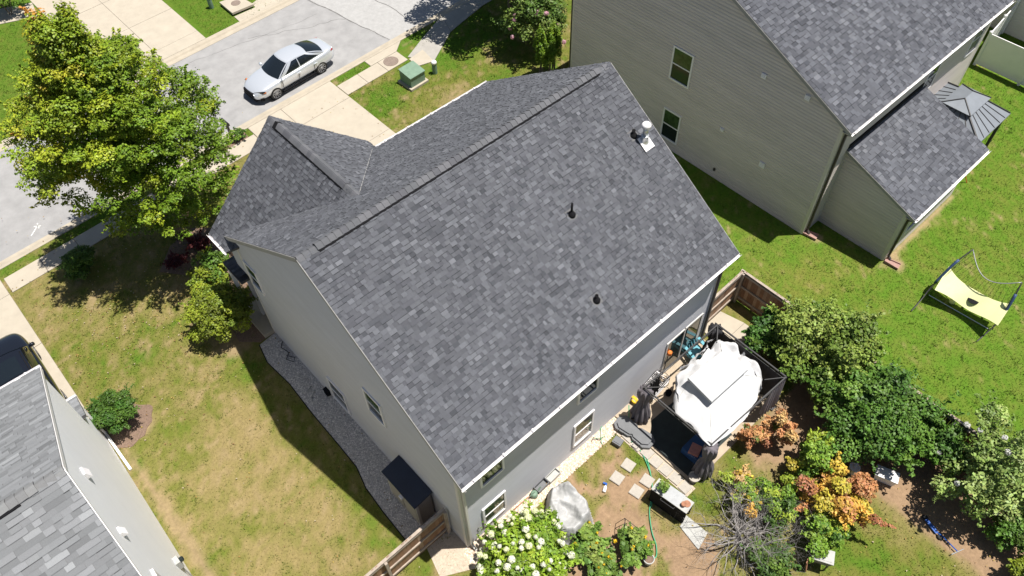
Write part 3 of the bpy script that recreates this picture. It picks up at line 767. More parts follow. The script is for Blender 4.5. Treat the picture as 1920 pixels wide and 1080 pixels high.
m = MB(); m.box((0, -0.08, 0.012), (0.42, 0.50, 0.012), M=np.array(Matrix.Rotation(math.atan(SLP), 3, 'X'))); m.build('flashing', M['white'], t)
m = MB(); m.lathe([(0.17, -0.08), (0.15, 0.05), (0.105, 0.22), (0.13, 0.24), (0.13, 0.27), (0.10, 0.28)], 18); m.build('collar', M['galv'], t, smooth=True)
m = MB(); m.lathe([(0.085, 0.2), (0.085, 0.62)], 18); m.build('pipe', M['galv'], t, smooth=True)
m = MB(); m.lathe([(0.10, 0.60), (0.155, 0.62), (0.155, 0.70), (0.12, 0.75), (0.03, 0.77)], 18); m.build('cap', M['white'], t, smooth=True)

# ---------------------------------------------------------------- the neighbour on the right
NX, NY, NW, NE = 19.11, 0.50, 13.86, 31.0
nb = thing('house', 'large khaki sided house with plain end wall and white vents at right', 'house', (NX, NY, 0))
NO = np.array([NX, NY, 0.0])
def nl(p): return (p[0] - NX, p[1] - NY, p[2])
ns = 0.469; nct = 1 / math.sqrt(1 + ns * ns); nsn = ns * nct; nez = 5.87; nrun = NW / 2 + 0.38; nrz = nez + ns * nrun
NLW = ((0, NW, 0), (0, -1, 0), (-1, 0, 0)); NLEN = NE - NX
siding(nb, *NLW, [(0, 0), (NW, 0), (NW, nez + 0.02), (NW / 2, nrz - 0.16), (0, nez + 0.02)], M['nsiding'], 0.15, 0.038)
siding(nb, (0, 0, 0), (1, 0, 0), (0, -1, 0), [(0.02, 0), (NLEN - 0.02, 0), (NLEN - 0.02, nez), (0.02, nez)], M['nsiding'], 0.15, 0.038)
siding(nb, (NLEN, 0, 0), (0, 1, 0), (1, 0, 0), [(0, 0), (NW, 0), (NW, nez), (NW / 2, nrz - 0.16), (0, nez)], M['nsiding'], 0.15, 0.038)
siding(nb, (NLEN, NW, 0), (-1, 0, 0), (0, 1, 0), [(0.02, 0), (NLEN - 0.02, 0), (NLEN - 0.02, nez), (0.02, nez)], M['nsiding'], 0.15, 0.038)
rd = MB(); nr = nrun / nct; npoly = [(0, 0), (NLEN + 0.3, 0), (NLEN + 0.3, nr), (0, nr)]
slab_roof(rd, (-0.15, -0.38, nez), (1, 0, 0), (0, nct, nsn), npoly)
slab_roof(rd, (NLEN + 0.15, NW + 0.38, nez), (-1, 0, 0), (0, -nct, nsn), npoly)
nroof = rd.build('roof', M['deck'], nb)
class ShiftSh(Shingles):
    off = np.array([0, 0, 0.0])
    def slope(s, O, U, V, poly):
        k0 = len(s.T); super().slope(np.array(O, float) + s.off, U, V, poly)
        for i in range(k0, len(s.T)):
            t = s.T[i]; s.T[i] = ([q - s.off for q in t[0]], t[1], t[2], t[3], t[4], t[5])
NP = [(0.074, 0.077, 0.089), (0.093, 0.096, 0.109), (0.111, 0.115, 0.130), (0.129, 0.133, 0.149), (0.154, 0.158, 0.174)]
ss = ShiftSh(NP, 31, 0.14, 0.30, 0.165, 0.14); ss.off = NO
ss.slope((-0.15, -0.38, nez), (1, 0, 0), (0, nct, nsn), npoly)
# sun room: a lean-to at the back
SX0, SX1, SY, SZT, SZE = 20.28 - NX, 25.75 - NX, -2.62 - NY, 4.12, 2.78
sruny = 3.5; sslope = (SZT - SZE) / sruny; sc = 1 / math.sqrt(1 + sslope ** 2); s_s = sslope * sc
siding(nb, (SX0, 0.0, 0), (0, -1, 0), (-1, 0, 0), [(0, 0), (-SY, 0), (-SY, SZE + 0.02), (0, SZT - 0.14)], M['nsiding'], 0.15, 0.038)
siding(nb, (SX0, SY, 0), (1, 0, 0), (0, -1, 0), [(0.02, 0), (SX1 - SX0 - 0.02, 0), (SX1 - SX0 - 0.02, SZE), (0.02, SZE)], M['nsiding'], 0.15, 0.038)
siding(nb, (SX1, SY, 0), (0, 1, 0), (1, 0, 0), [(0, 0), (-SY, 0), (-SY, SZT - 0.14), (0, SZE + 0.02)], M['nsiding'], 0.15, 0.038)
rd = MB(); spoly = [(0, 0), (SX1 - SX0 + 0.24, 0), (SX1 - SX0 + 0.24, sruny / sc), (0, sruny / sc)]
slab_roof(rd, (SX0 - 0.12, SY - 0.38, SZE), (1, 0, 0), (0, sc, s_s), spoly, 0.11)
sroof = rd.build('lean_to_roof', M['deck'], nb)
ss.slope((SX0 - 0.12, SY - 0.38, SZE), (1, 0, 0), (0, sc, s_s), spoly)
ss.build(nroof)
m = MB(); m.box(((SX0 + SX1) / 2, -0.03, SZT + 0.08), (SX1 - SX0 + 0.1, 0.08, 0.22)); m.build('flashing', M['black'], nb)
x0 = -0.162
bars('rake_board', M['rake'], nb, [((x0, -0.38, nez - 0.085), (x0, NW / 2, nrz - 0.085), 0.02, 0.14), ((x0, NW + 0.38, nez - 0.085), (x0, NW / 2, nrz - 0.085), 0.02, 0.14), ((SX0 - 0.132, SY - 0.38, SZE - 0.07), (SX0 - 0.132, 0, SZT - 0.07), 0.02, 0.12)])
boxes('soffit', M['ntrim'], nb, [((NLEN / 2, -0.19, nez - 0.15), (NLEN + 0.26, 0.37, 0.02)), (((SX0 + SX1) / 2, SY - 0.19, SZE - 0.13), (SX1 - SX0 + 0.2, 0.37, 0.02))])
boxes('fascia', M['ntrim'], nb, [((NLEN / 2, -0.37, nez - 0.075), (NLEN + 0.26, 0.02, 0.13))])
gutter(nb, (-0.16, -0.395, nez), (NLEN + 0.16, -0.395, nez), (0, -1, 0), M['white'])
gutter(nb, (SX0 - 0.12, SY - 0.395, SZE), (SX1 + 0.12, SY - 0.395, SZE), (0, -1, 0), M['white'])
boxes('corner_board', M['ntrim'], nb, [((0.03, 0.03, nez / 2), (0.14, 0.14, nez - 0.05)), ((0.03, NW - 0.03, nez / 2), (0.14, 0.14, nez - 0.05)), ((SX0 + 0.03, SY + 0.03, SZE / 2), (0.14, 0.14, SZE - 0.05)), ((NLEN - .03, .03, nez / 2), (0.14, 0.14, nez - 0.05))])
downspout(nb, [(0.02, -0.45, nez - 0.1), (0.16, -0.10, nez - 0.42), (0.16, -0.10, 0.2), (0.12, -0.25, 0.08)], M['darkpipe'], 0.085)
downspout(nb, [(SX0 + 0.02, SY - 0.45, SZE - 0.1), (SX0 + 0.16, SY - 0.10, SZE - 0.4), (SX0 + 0.16, SY - 0.10, 0.2), (SX0 + 0.14, SY - 0.25, 0.08)], M['darkpipe'], 0.085)
m = MB(); m.tube([(-0.02, NW + 0.05, 0.1), (-0.02, NW + 0.05, nez - 0.1)], 0.05, 8); m.build('downspout', M['darkpipe'], nb)
window(nb, *NLW, NW - 7.97, NW - 6.88, 3.72, 5.37, 'greenglass', 'glass')
window(nb, *NLW, NW - 7.95, NW - 6.95, 0.50, 2.14, 'greenglass', 'glass')
NRW = ((0, 0, 0), (1, 0, 0), (0, -1, 0))
for a in (6.6, 10.4): window(nb, *NRW, a, a + 1.0, 3.6, 5.1)
window(nb, *NRW, 9.6, 10.6, 0.5, 2.1)
window(nb, (SX0, SY, 0), (1, 0, 0), (0, -1, 0), 0.8, 1.9, 1.0, 2.3)
window(nb, (SX0, SY, 0), (1, 0, 0), (0, -1, 0), 2.6, 3.7, 1.0, 2.3)
for (y, z, s) in ((4.14, 6.17, 0.22), (2.19, 6.25, 0.22), (5.35, 2.74, 0.17), (3.13, 2.21, 0.26)):
    m = MB(); oriented(m, *NLW, NW - (y - NY) - s / 2, NW - (y - NY) + s / 2, z - s / 2, z + s / 2, 0.0, 0.08)
    v = m.build('wall_vent', M['white'], nb)
    for k in range(3):
        q = MB(); zz_ = z - s / 2 + s * (k + 0.6) / 3.4; oriented(q, *NLW, NW - (y - NY) - s * 0.4, NW - (y - NY) + s * 0.4, zz_, zz_ + 0.025, 0.08, 0.095); q.build('louvre', M['white'], v)
m = MB(); oriented(m, *NLW, NW - 4.8, NW - 4.7, 0.42, 0.56, 0.0, 0.08); m.build('hose_bib', M['darkpipe'], nb)
z_ = nez + (9.4 - 0) * 0
m = MB(); m.lathe([(0.10, -0.05), (0.09, 0.1), (0.06, 0.14), (0.055, 0.5), (0.04, 0.5)], 14, c=(2.6, 4.9, nez + (4.9 + .38) * ns)); m.build('roof_pipe', M['galv'], nb, smooth=True)

# ---------------------------------------------------------------- the neighbour at lower left
lh = thing('house', 'pale blue sided house cut off at lower left with light grey roof', 'house', (-6.97, 10.95, 0), -0.02)
lrz, lez, lslope = 9.93, 5.33, 0.632; lrun = (lrz - lez) / lslope; lct = 1 / math.sqrt(1 + lslope ** 2); lsn = lslope * lct
LD = 2 * (lrun - 0.37); LWD = 11.0
siding(lh, (0, -LD, 0), (0, 1, 0), (1, 0, 0), [(0, 0), (LD, 0), (LD, lez + 0.05), (LD / 2, lrz - 0.16), (0, lez + 0.05)], M['lsiding'], 0.12, 0.008)
siding(lh, (0, 0, 0), (-1, 0, 0), (0, 1, 0), [(0.02, 0), (LWD, 0), (LWD, lez), (0.02, lez)], M['lsiding'], 0.12, 0.008)
siding(lh, (-LWD, -LD, 0), (1, 0, 0), (0, -1, 0), [(0.02, 0), (LWD - .02, 0), (LWD - .02, lez), (0.02, lez)], M['lsiding'], 0.12, 0.008)
rd = MB(); lr = lrun / lct; lpoly = [(0, 0), (LWD + 0.2, 0), (LWD + 0.2, lr), (0, lr)]
slab_roof(rd, (0.05, 0.37, lez), (-1, 0, 0), (0, -lct, lsn), lpoly)
slab_roof(rd, (-LWD - 0.15, -LD - 0.37, lez), (1, 0, 0), (0, lct, lsn), lpoly)
lroof = rd.build('roof', M['deck'], lh)
class LocalSh(Shingles):
    def slope(s, O, U, V, poly):
        k0 = len(s.T); super().slope(O, U, V, poly); Rm = np.array(Matrix.Rotation(-0.02, 3, 'Z'))
        for i in range(k0, len(s.T)):
            t = s.T[i]; cen = Rm @ t[4] + np.array([-6.97, 10.95, 0]); dv = CAM - cen; ok = cen[2] > 5
            s.T[i] = (t[0], t[1], t[2], (1 / (dv @ dv)) if len(t[0]) == 8 else 0, cen, t[5])
LP = [(0.191, 0.194, 0.198), (0.217, 0.222, 0.226), (0.238, 0.242, 0.247), (0.257, 0.261, 0.267), (0.303, 0.309, 0.314)]
l2 = LocalSh(LP, 41, 0.12, 0.50, 0.143, 0.08, 0.12)
l2.slope((0.05, 0.37, lez), (-1, 0, 0), (0, -lct, lsn), lpoly)
l2.slope((-LWD - 0.15, -LD - 0.37, lez), (1, 0, 0), (0, lct, lsn), lpoly)
l2.build(lroof)
LC = [(0.202, 0.205, 0.211), (0.233, 0.237, 0.242)]
ridge_vent(lroof, (-0.95, -LD / 2, lrz), (-LWD + 0.5, -LD / 2, lrz), lslope)
ridge_caps(lroof, (0.05, -LD / 2, lrz), (-LWD, -LD / 2, lrz), lslope, 0.045, LC, seed=8)
bars('rake_board', M['white'], lh, [((0.062, 0.37, lez - 0.085), (0.062, -LD / 2, lrz - 0.085), 0.02, 0.13), ((0.062, -LD - 0.37, lez - 0.085), (0.062, -LD / 2, lrz - 0.085), 0.02, 0.13)])
gutter(lh, (0.08, 0.385, lez), (-LWD, 0.385, lez), (0, 1, 0), M['white'])
# low garage front
siding(lh, (0.0, 0.0, 0), (0, 1, 0), (1, 0, 0), [(0, 0), (0.95, 0), (0.95, 2.3), (0, 2.45)], M['lsiding'], 0.12, 0.008)
siding(lh, (0.0, 0.95, 0), (-1, 0, 0), (0, 1, 0), [(0.02, 0), (5, 0), (5, 2.3), (0.02, 2.3)], M['lsiding'], 0.12, 0.008)
m = MB(); slab_roof(m, (0.14, 1.25, 2.35), (-1, 0, 0), (0, -0.95, 0.31), [(0, 0), (5.2, 0), (5.2, 1.3), (0, 1.3)], 0.1); gr = m.build('garage_roof', M['deck'], lh)
s3 = LocalSh(LP, 43, 0.18, 0.6, 0.143, 0.1, 0.0); s3.slope((0.14, 1.25, 2.35), (-1, 0, 0), (0, -0.95, 0.31), [(0, 0), (5.2, 0), (5.2, 1.3), (0, 1.3)]); s3.build(gr, 0)
gutter(lh, (0.16, 1.265, 2.35), (-5.1, 1.265, 2.35), (0, 1, 0), M['white'])
m = MB(); m.bar((0.07, 0.99, 0.05), (0.07, 0.99, 2.3), 0.07, 0.07); m.build('downspout', M['white'], lh)
m = MB(); m.bar((0.07, 1.1, 0.06), (0.14, -0.9, 0.06), 0.09, 0.07); m.build('drain_pipe', M['white'], lh)
for (y, z, s) in ((-5.7, 7.75, 0.24), (-7.55, 7.55, 0.2)):
    m = MB(); m.add([(0.01, y - s / 2, z - s / 2), (0.01, y + s / 2, z - s / 2), (0.01, y + s / 2, z + s / 2), (0.01, y - s / 2, z + s / 2), (0.13, y - s / 2, z - s / 2), (0.13, y + s / 2, z - s / 2), (0.05, y + s / 2, z + s / 2), (0.05, y - s / 2, z + s / 2)],
        [(3, 2, 1, 0), (4, 5, 6, 7), (0, 1, 5, 4), (1, 2, 6, 5), (2, 3, 7, 6), (3, 0, 4, 7)]); m.build('vent_hood', M['white'], lh)
m = MB(); m.box((0.08, -6.0, 1.9), (0.14, 0.26, 0.4)); mt = m.build('electric_meter', M['lightgrey'], lh)
m = MB(); m.lathe([(0.085, 0), (0.085, 0.09), (0.05, 0.12)], 14, c=(0.15, -6.0, 1.95), M=np.array(Matrix.Rotation(math.pi / 2, 3, 'Y'))); m.build('dial', M['glass'], mt)
m = MB(); m.tube([(0.06, -6.0, 1.7), (0.06, -6.0, 0.1)], 0.025, 6); m.build('conduit', M['lightgrey'], mt)
window(lh, (0, -LD, 0), (0, 1, 0), (1, 0, 0), LD - 9.3, LD - 8.3, 5.2, 6.6)

# ---------------------------------------------------------------- a house far right
fh = thing('house', 'cream sided house behind the white vinyl fence at top right', 'house', (38.7, -8, 0))
siding(fh, (0, 18, 0), (0, -1, 0), (-1, 0, 0), [(0, 0), (18, 0), (18, 5.4), (0, 5.4)], M['ntrim'], 0.13, 0.02)
siding(fh, (0, 0, 0), (1, 0, 0), (0, -1, 0), [(0.02, 0), (9, 0), (9, 5.4), (0.02, 5.4)], M['ntrim'], 0.13, 0.02)
siding(fh, (9, 18, 0), (-1, 0, 0), (0, 1, 0), [(0.02, 0), (8.98, 0), (8.98, 5.4), (0.02, 5.4)], M['ntrim'], 0.13, 0.02)
m = MB(); slab_roof(m, (-0.3, 18.3, 5.4), (0, -1, 0), (0.9, 0, 0.436), [(0, 0), (18.6, 0), (18.6, 5.3), (0, 5.3)]); slab_roof(m, (9.3, -0.3, 5.4), (0, 1, 0), (-0.9, 0, 0.436), [(0, 0), (18.6, 0), (18.6, 5.3), (0, 5.3)]); m.build('roof', M['deck'], fh)

# ---------------------------------------------------------------- vegetation kit
def leaf_quads(pos, nrm, size, col, r, asp=0.62):
    n = len(pos)
    nrm = nrm / np.linalg.norm(nrm, axis=1)[:, None]
    t = np.cross(nrm, r.normal(size=(n, 3))); t /= np.linalg.norm(t, axis=1)[:, None] + 1e-9
    b = np.cross(nrm, t); s = size[:, None]
    V = np.stack([pos - t * s, pos + b * s * asp + nrm * s * 0.22, pos + t * s, pos - b * s * asp + nrm * s * 0.22], 1)
    return V.reshape(-1, 3), np.arange(4 * n).reshape(n, 4), col

def foliage(name, parent, Cc, Rr, n, size, pals, seed, up=0.45, jit=0.6, asp=0.62, mat='leaf', flat=1.0, sprig=0.0, sl=0.3):
    """leaves through the volume of clumps; pals = per-clump colour (M,3)"""
    r = np.random.default_rng(seed); Cc = np.asarray(Cc, float); Rr = np.asarray(Rr, float); pals = np.asarray(pals, float)
    w = Rr.prod(1) ** (2 / 3); k = r.choice(len(Cc), n, p=w / w.sum())
    d = r.normal(size=(n, 3)); d /= np.linalg.norm(d, axis=1)[:, None]
    d[:, 2] = np.where(r.random(n) < 0.55, np.abs(d[:, 2]), d[:, 2])
    rad = 0.35 + 0.65 * r.random(n) ** 0.5
    pos = Cc[k] + d * Rr[k] * rad[:, None]
    nr = d * 0.55 + np.array([0, 0, up]) + r.normal(size=(n, 3)) * jit * 0.55
    col = pals[k] * r.uniform(0.72, 1.3, (n, 1)) * r.uniform(0.92, 1.08, (n, 3))
    if sprig:                                     # shoots that break the outline
        ns = int(n * sprig); nsp = max(6, ns // 22); kk = r.integers(0, len(Cc), nsp); cen = Cc.mean(0)
        dd = Cc[kk] - cen + r.normal(size=(nsp, 3)) * 0.35 * np.abs(Cc - cen).max(0); dd[:, 2] = np.abs(dd[:, 2]) * 0.8; dd /= np.linalg.norm(dd, axis=1)[:, None]
        root = Cc[kk] + dd * Rr[kk] * 0.8; g_ = r.integers(0, nsp, ns); tt = r.random(ns)[:, None]
        pos[:ns] = root[g_] + dd[g_] * tt * (sl * r.uniform(0.4, 1.1, nsp))[g_][:, None] + r.normal(size=(ns, 3)) * size * 0.6
        nr[:ns] = r.normal(size=(ns, 3)) * 0.5 + np.array([0, 0, 0.7]); col[:ns] = pals[kk][g_] * r.uniform(0.9, 1.35, (ns, 1))
    V, F_, c = leaf_quads(pos, nr, size * r.uniform(0.6, 1.25, n), col, r, asp)
    return put(name, fastmesh(name, V, F_, c), M[mat], parent)

def pick(r, pal, n):
    return np.array(pal)[r.integers(0, len(pal), n)] * r.uniform(0.85, 1.15, (n, 1))

def bush(name, label, cat, x, y, rad, rz, n, size, pal, seed, clumps=40, cs=0.36, lump=0.15, group=None, up=0.45, kz=0.9, stems=5, asp=0.62, sx=1.0, sy=1.0, jit=0.6, sprig=0.16):
    r = np.random.default_rng(seed); t = thing(name, label, cat, (x, y, 0), 0, group)
    d = r.normal(size=(clumps, 3)); d /= np.linalg.norm(d, axis=1)[:, None]; d[:, 2] = np.where(d[:, 2] < -0.35, -d[:, 2], d[:, 2])
    rr = (1 - cs) * (1 + lump * r.normal(size=clumps)) * r.choice([1, 1, 1, 0.55], clumps)
    E = np.array([rad * sx, rad * sy, rz]); Cc = d * rr[:, None] * E + np.array([0, 0, rz * kz])
    Rr = np.repeat((cs * r.uniform(0.5, 1.2, clumps))[:, None], 3, 1) * E
    Cc[:, 2] = np.maximum(Cc[:, 2], Rr[:, 2] * 0.5 + 0.03)
    foliage('foliage', t, Cc, Rr, n, size, pick(r, pal, clumps), seed + 1, up=up, asp=asp, jit=jit, sprig=sprig if lump > 0.09 else 0.05, sl=0.32 * rad)
    m = MB()
    for k in range(stems):
        a = r.uniform(0, 6.28); q = Cc[r.integers(0, clumps)] * np.array([0.7, 0.7, 0.85])
        m.tube([(0.08 * math.cos(a), 0.08 * math.sin(a), -0.02), (q[0] * 0.4, q[1] * 0.4, q[2] * 0.5), q], [0.03, 0.02, 0.008], 5)
    m.build('stem', M['bark'], t)
    return t

# ---------------------------------------------------------------- the big maple by the pavement
tx, ty = -0.35, 18.75
tree = thing('maple_tree', 'big yellow green maple tree by the sidewalk turning orange at its top', 'tree', (tx, ty, 0))
r = np.random.default_rng(99)
nl_ = 24; ld = r.normal(size=(nl_, 3)); ld[:, 2] = np.abs(ld[:, 2]) * 0.9 - 0.15; ld /= np.linalg.norm(ld, axis=1)[:, None]
Cc = []; Rr = []; pc = []
G = np.array([(0.125, 0.21, 0.015), (0.185, 0.265, 0.018), (0.27, 0.33, 0.022), (0.38, 0.385, 0.03)])
k = 0
while k < 1000:
    d = r.normal(size=3); d /= np.linalg.norm(d)
    z = d[2]
    lobe = np.max(ld @ d)
    q = r.random() ** 0.42 * (0.80 + 0.30 * np.clip((lobe - 0.75) / 0.2, 0, 1))
    h = 5.65 + z * q * 5.6
    wid = 3.45 * (1.0 if h < 5.4 else max(0.25, 1 - ((h - 5.4) / 5.6) ** 1.7)) * (1 if h > 2.2 else 0.75)
    P = np.array([d[0] * q * wid / max(math.sqrt(1 - z * z * 0.6), .5), d[1] * q * wid / max(math.sqrt(1 - z * z * 0.6), .5), h])
    if h < 1.3 or (h < 3.4 and (P[0] > 1.3 or P[1] < -2.3)): continue
    if lobe < 0.86 and q > 0.40 and r.random() < 0.88: continue
    s = r.uniform(0.20, 0.48); Cc.append(P); Rr.append((s, s, s * 0.55))
    warm = np.clip(0.35 * (-P[0] / 3.8) + 0.45 * (P[1] / 3.8) + 0.25 * (h - 5.5) / 4.5 + 0.15 * r.normal(), -0.5, 1)
    c = G[min(3, max(0, int(1.6 + 2.3 * warm + r.normal() * 0.7)))]
    if warm > 0.42 and r.random() < 0.35: c = np.array([0.40, 0.34, 0.04])
    if warm > 0.58 and r.random() < 0.30: c = np.array([0.42, 0.20, 0.035])
    pc.append(c * r.uniform(0.85, 1.2)); k += 1
Cc = np.array(Cc); Rr = np.array(Rr)
Cc = Cc + np.array([-0.35, -0.25, 0])
foliage('crown', tree, Cc, Rr, 150000, 0.054, pc, 5, up=0.7, jit=0.65, asp=0.66, sprig=0.18, sl=0.36)
m = MB(); m.tube([(0.05, 0, -0.05), (0.02, 0.02, 0.8), (0, 0, 1.8), (0.05, -0.05, 3.4), (0.1, 0.0, 5.5), (0.0, 0.1, 8.2)], [0.22, 0.17, 0.15, 0.12, 0.075, 0.02], 10); m.build('trunk', M['bark'], tree, smooth=True)
for k in range(26):
    q = Cc[r.integers(0, len(Cc))] * np.array([0.88, 0.88, 0.97]); z0 = min(max(1.6, q[2] - np.hypot(q[0], q[1]) * 0.75), 6.5)
    m = MB(); m.tube([(0, 0, z0), (q[0] * 0.45, q[1] * 0.45, z0 + (q[2] - z0) * 0.38), q], [0.06, 0.04, 0.012], 6); m.build('limb', M['bark'], tree, smooth=True)

GN_ = [(0.12, 0.20, 0.03)]
BOX = [(0.065, 0.13, 0.018), (0.085, 0.16, 0.022), (0.105, 0.19, 0.025)]
YEL = [(0.20, 0.25, 0.022), (0.25, 0.30, 0.028), (0.15, 0.21, 0.022)]
bush('shrub', 'clipped dark green shrub at the lawn corner beside the sidewalk', 'shrub', -4.12, 19.65, 0.80, 0.70, 9000, 0.045, BOX, 101, 60, 0.30, 0.05)
bush('shrub', 'dense yellow green conical shrub by the front corner of the house', 'shrub', -1.3, 12.95, 1.28, 1.22, 30000, 0.046, YEL + [(0.15, 0.19, 0.02)], 103, 95, 0.27, 0.06)
bush('shrub', 'loose bright green shrub in front of the small porch roof', 'shrub', -0.45, 15.15, 0.98, 0.9, 5200, 0.062, YEL + BOX[1:], 105, 40, 0.34, 0.2)
RED = [(0.09, 0.015, 0.018), (0.065, 0.012, 0.016), (0.12, 0.025, 0.025)]
bush('shrub', 'low dark red shrub in tree shade nearer the front roof corner', 'shrub', -0.02, 17.7, 0.55, 0.30, 3000, 0.04, RED, 107, 26, 0.34, 0.1)
bush('shrub', 'low dark red shrub in tree shade farther out on the lawn', 'shrub', -1.17, 17.35, 0.55, 0.26, 2600, 0.04, RED, 109, 26, 0.34, 0.1)
bush('shrub', 'round dark green shrub beside the white wall at lower left', 'shrub', -6.2, 11.98, 0.93, 0.80, 12500, 0.052, BOX[:2] + [(0.06, 0.14, 0.02)], 111, 60, 0.28, 0.05, asp=0.4)
bush('shrub', 'small green shrub at the foot of the mailbox', 'shrub', 4.85, 22.45, 0.36, 0.36, 1200, 0.04, BOX, 113, 16, 0.4, 0.15)
bush('shrub', 'dark shrub across the street in the top left corner', 'shrub', 0.9, 40.9, 1.3, 1.05, 4500, 0.07, BOX[:2] + [(0.09, 0.06, 0.04)], 115, 34, 0.34, 0.15)
LIG = [(0.14, 0.215, 0.035), (0.18, 0.25, 0.042), (0.22, 0.285, 0.06), (0.11, 0.185, 0.028)]
bush('tall_shrub', 'broad light olive green shrub along the wooden fence, nearest the house', 'shrub', 13.55, -3.75, 1.9, 1.75, 26000, 0.062, LIG, 117, 75, 0.27, 0.13, up=0.55)
bush('tall_shrub', 'dark glossy shrub between the corner fence and the olive shrub', 'shrub', 12.85, -1.95, 0.95, 1.12, 6000, 0.062, [(0.055, 0.13, 0.02), (0.075, 0.16, 0.025), (0.04, 0.10, 0.018)], 119, 40, 0.32, 0.16)
DK = [(0.075, 0.16, 0.022), (0.10, 0.195, 0.028), (0.13, 0.225, 0.035), (0.058, 0.13, 0.02)]
bush('tall_shrub', 'dark green spreading shrub in the middle of the fence line', 'shrub', 12.75, -6.35, 1.88, 1.48, 26000, 0.062, DK, 121, 80, 0.27, 0.15, up=0.6)
bush('tall_shrub', 'dark green shrub shading the dirt beside the cooler', 'shrub', 13.45, -8.5, 0.95, 1.1, 7000, 0.066, DK, 123, 46, 0.3, 0.15, up=0.6)
cm = bush('crepe_myrtle', 'airy pale green crepe myrtle with white flower clusters by the fence', 'tree', 13.55, -10.0, 1.62, 1.78, 11500, 0.062, [(0.20, 0.29, 0.07), (0.24, 0.33, 0.09), (0.15, 0.23, 0.05), (0.28, 0.36, 0.11)], 125, 70, 0.23, 0.22, up=0.5, stems=9)
bush('shrub', 'dark rounded shrub at the right edge on the dirt strip', 'shrub', 12.85, -11.6, 0.85, 0.72, 6500, 0.05, DK[:2] + [(0.07, 0.12, 0.02)], 127, 40, 0.32, 0.1)
bush('shrub', 'small light green shrub in the bottom right corner', 'shrub', 11.85, -12.4, 0.6, 0.55, 3000, 0.05, YEL, 129, 24, 0.36, 0.12)

def flower_mesh(name, cols, seed, n=46, sz=0.42):
    r = np.random.default_rng(seed); i = np.arange(n) + 0.5; ph = np.arccos(1 - 2 * i / n); th = np.pi * (1 + 5 ** 0.5) * i
    d = np.stack([np.cos(th) * np.sin(ph), np.sin(th) * np.sin(ph), np.cos(ph)], 1)
    V, F_, c = leaf_quads(d * r.uniform(0.85, 1.0, (n, 1)), d + r.normal(size=(n, 3)) * 0.25, np.full(n, sz) * r.uniform(0.8, 1.15, n), np.array(cols)[r.integers(0, len(cols), n)] * r.uniform(0.9, 1.08, (n, 1)), r, 0.85)
    me = fastmesh(name, V, F_, c); me.materials.append(M['petal'])
    return me

WHT = [flower_mesh('flower_head', [(0.80, 0.81, 0.70), (0.78, 0.80, 0.60)], s) for s in (1, 2)] + [flower_mesh('flower_head', [(0.72, 0.76, 0.42), (0.76, 0.78, 0.52)], 3)]
def flowers(parent, name, meshes, pts, rs, seed):
    r = random.Random(seed)
    for p_, s in zip(pts, rs):
        o = bpy.data.objects.new(name, r.choice(meshes)); C.objects.link(o); o.parent = parent
        o.location = tuple(map(float, p_)); o.scale = (s, s, s * r.uniform(0.75, 0.95)); o.rotation_euler = (r.uniform(-.5, .5), r.uniform(-.5, .5), r.uniform(0, 6.28))
def shell(r, n, rad, rz, kz, zmin=0.05, sx=1.0, sy=1.0):
    out = []
    while len(out) < n:
        d = r.normal(size=3); d /= np.linalg.norm(d)
        if d[2] < zmin: continue
        q = np.array([d[0] * rad * sx, d[1] * rad * sy, d[2] * rz + rz * kz]) * r.uniform(0.93, 1.06)
        if all(np.linalg.norm(q - o) > 0.17 for o in out): out.append(q)
    return out
hy = bush('hydrangea', 'large hydrangea covered in round white flower heads by the rear corner', 'shrub', 0.98, -1.68, 1.36, 0.95, 12000, 0.068, [(0.16, 0.26, 0.025), (0.22, 0.33, 0.03), (0.12, 0.21, 0.02), (0.27, 0.37, 0.035)], 131, 60, 0.30, 0.12, up=0.5, asp=0.55, sx=1.06, sy=0.95)
r = np.random.default_rng(5); hp = shell(r, 88, 1.36, 0.95, 0.9, 0.0, 1.06, 0.95)
flowers(hy, 'flower_head', WHT, hp, [0.05 + 0.07 * r.random() ** 1.2 for _ in hp], 4)
r = np.random.default_rng(6); CW = [flower_mesh('flower_cluster', [(0.62, 0.60, 0.60), (0.55, 0.55, 0.52)], 7, 26, 0.5)]
hp = [q for q in shell(r, 40, 1.6, 1.75, 0.9, -0.1) if q[0] < 0.6][:16]
flowers(cm, 'flower_cluster', CW, hp, [r.uniform(0.06, 0.11) for _ in hp], 5)
pk = bush('crepe_myrtle', 'pink flowering crepe myrtle beside the arborvitae at the top', 'tree', 19.95, 17.7, 1.65, 1.8, 9500, 0.075, [(0.09, 0.16, 0.03), (0.12, 0.19, 0.035), (0.15, 0.21, 0.045)], 133, 56, 0.28, 0.2, stems=9)
r = np.random.default_rng(8); CP = [flower_mesh('flower_cluster', [(0.62, 0.33, 0.42), (0.70, 0.45, 0.52)], 9, 26, 0.5)]
hp = [q for q in shell(r, 60, 1.65, 1.75, 0.9, -0.5) if (q[0] + q[1]) < -0.2][:12]
flowers(pk, 'flower_cluster', CP, hp, [r.uniform(0.07, 0.13) for _ in hp], 6)
t = thing('shade_tree', 'street tree at the top edge shading the sidewalk bend', 'tree', (21.1, 21.0, 0))
r = np.random.default_rng(135); Cc = []; Rr = []
while len(Cc) < 150:
    d = r.normal(size=3); d /= np.linalg.norm(d); q = d * r.random() ** 0.4; P = np.array([q[0] * 3.7, q[1] * 3.7, 5.3 + q[2] * 2.9]); Cc.append(P); s = r.uniform(0.45, 0.85); Rr.append((s, s, s * 0.6))
foliage('crown', t, Cc, Rr, 26000, 0.10, pick(r, BOX + GN_, 150), 136, up=0.6)
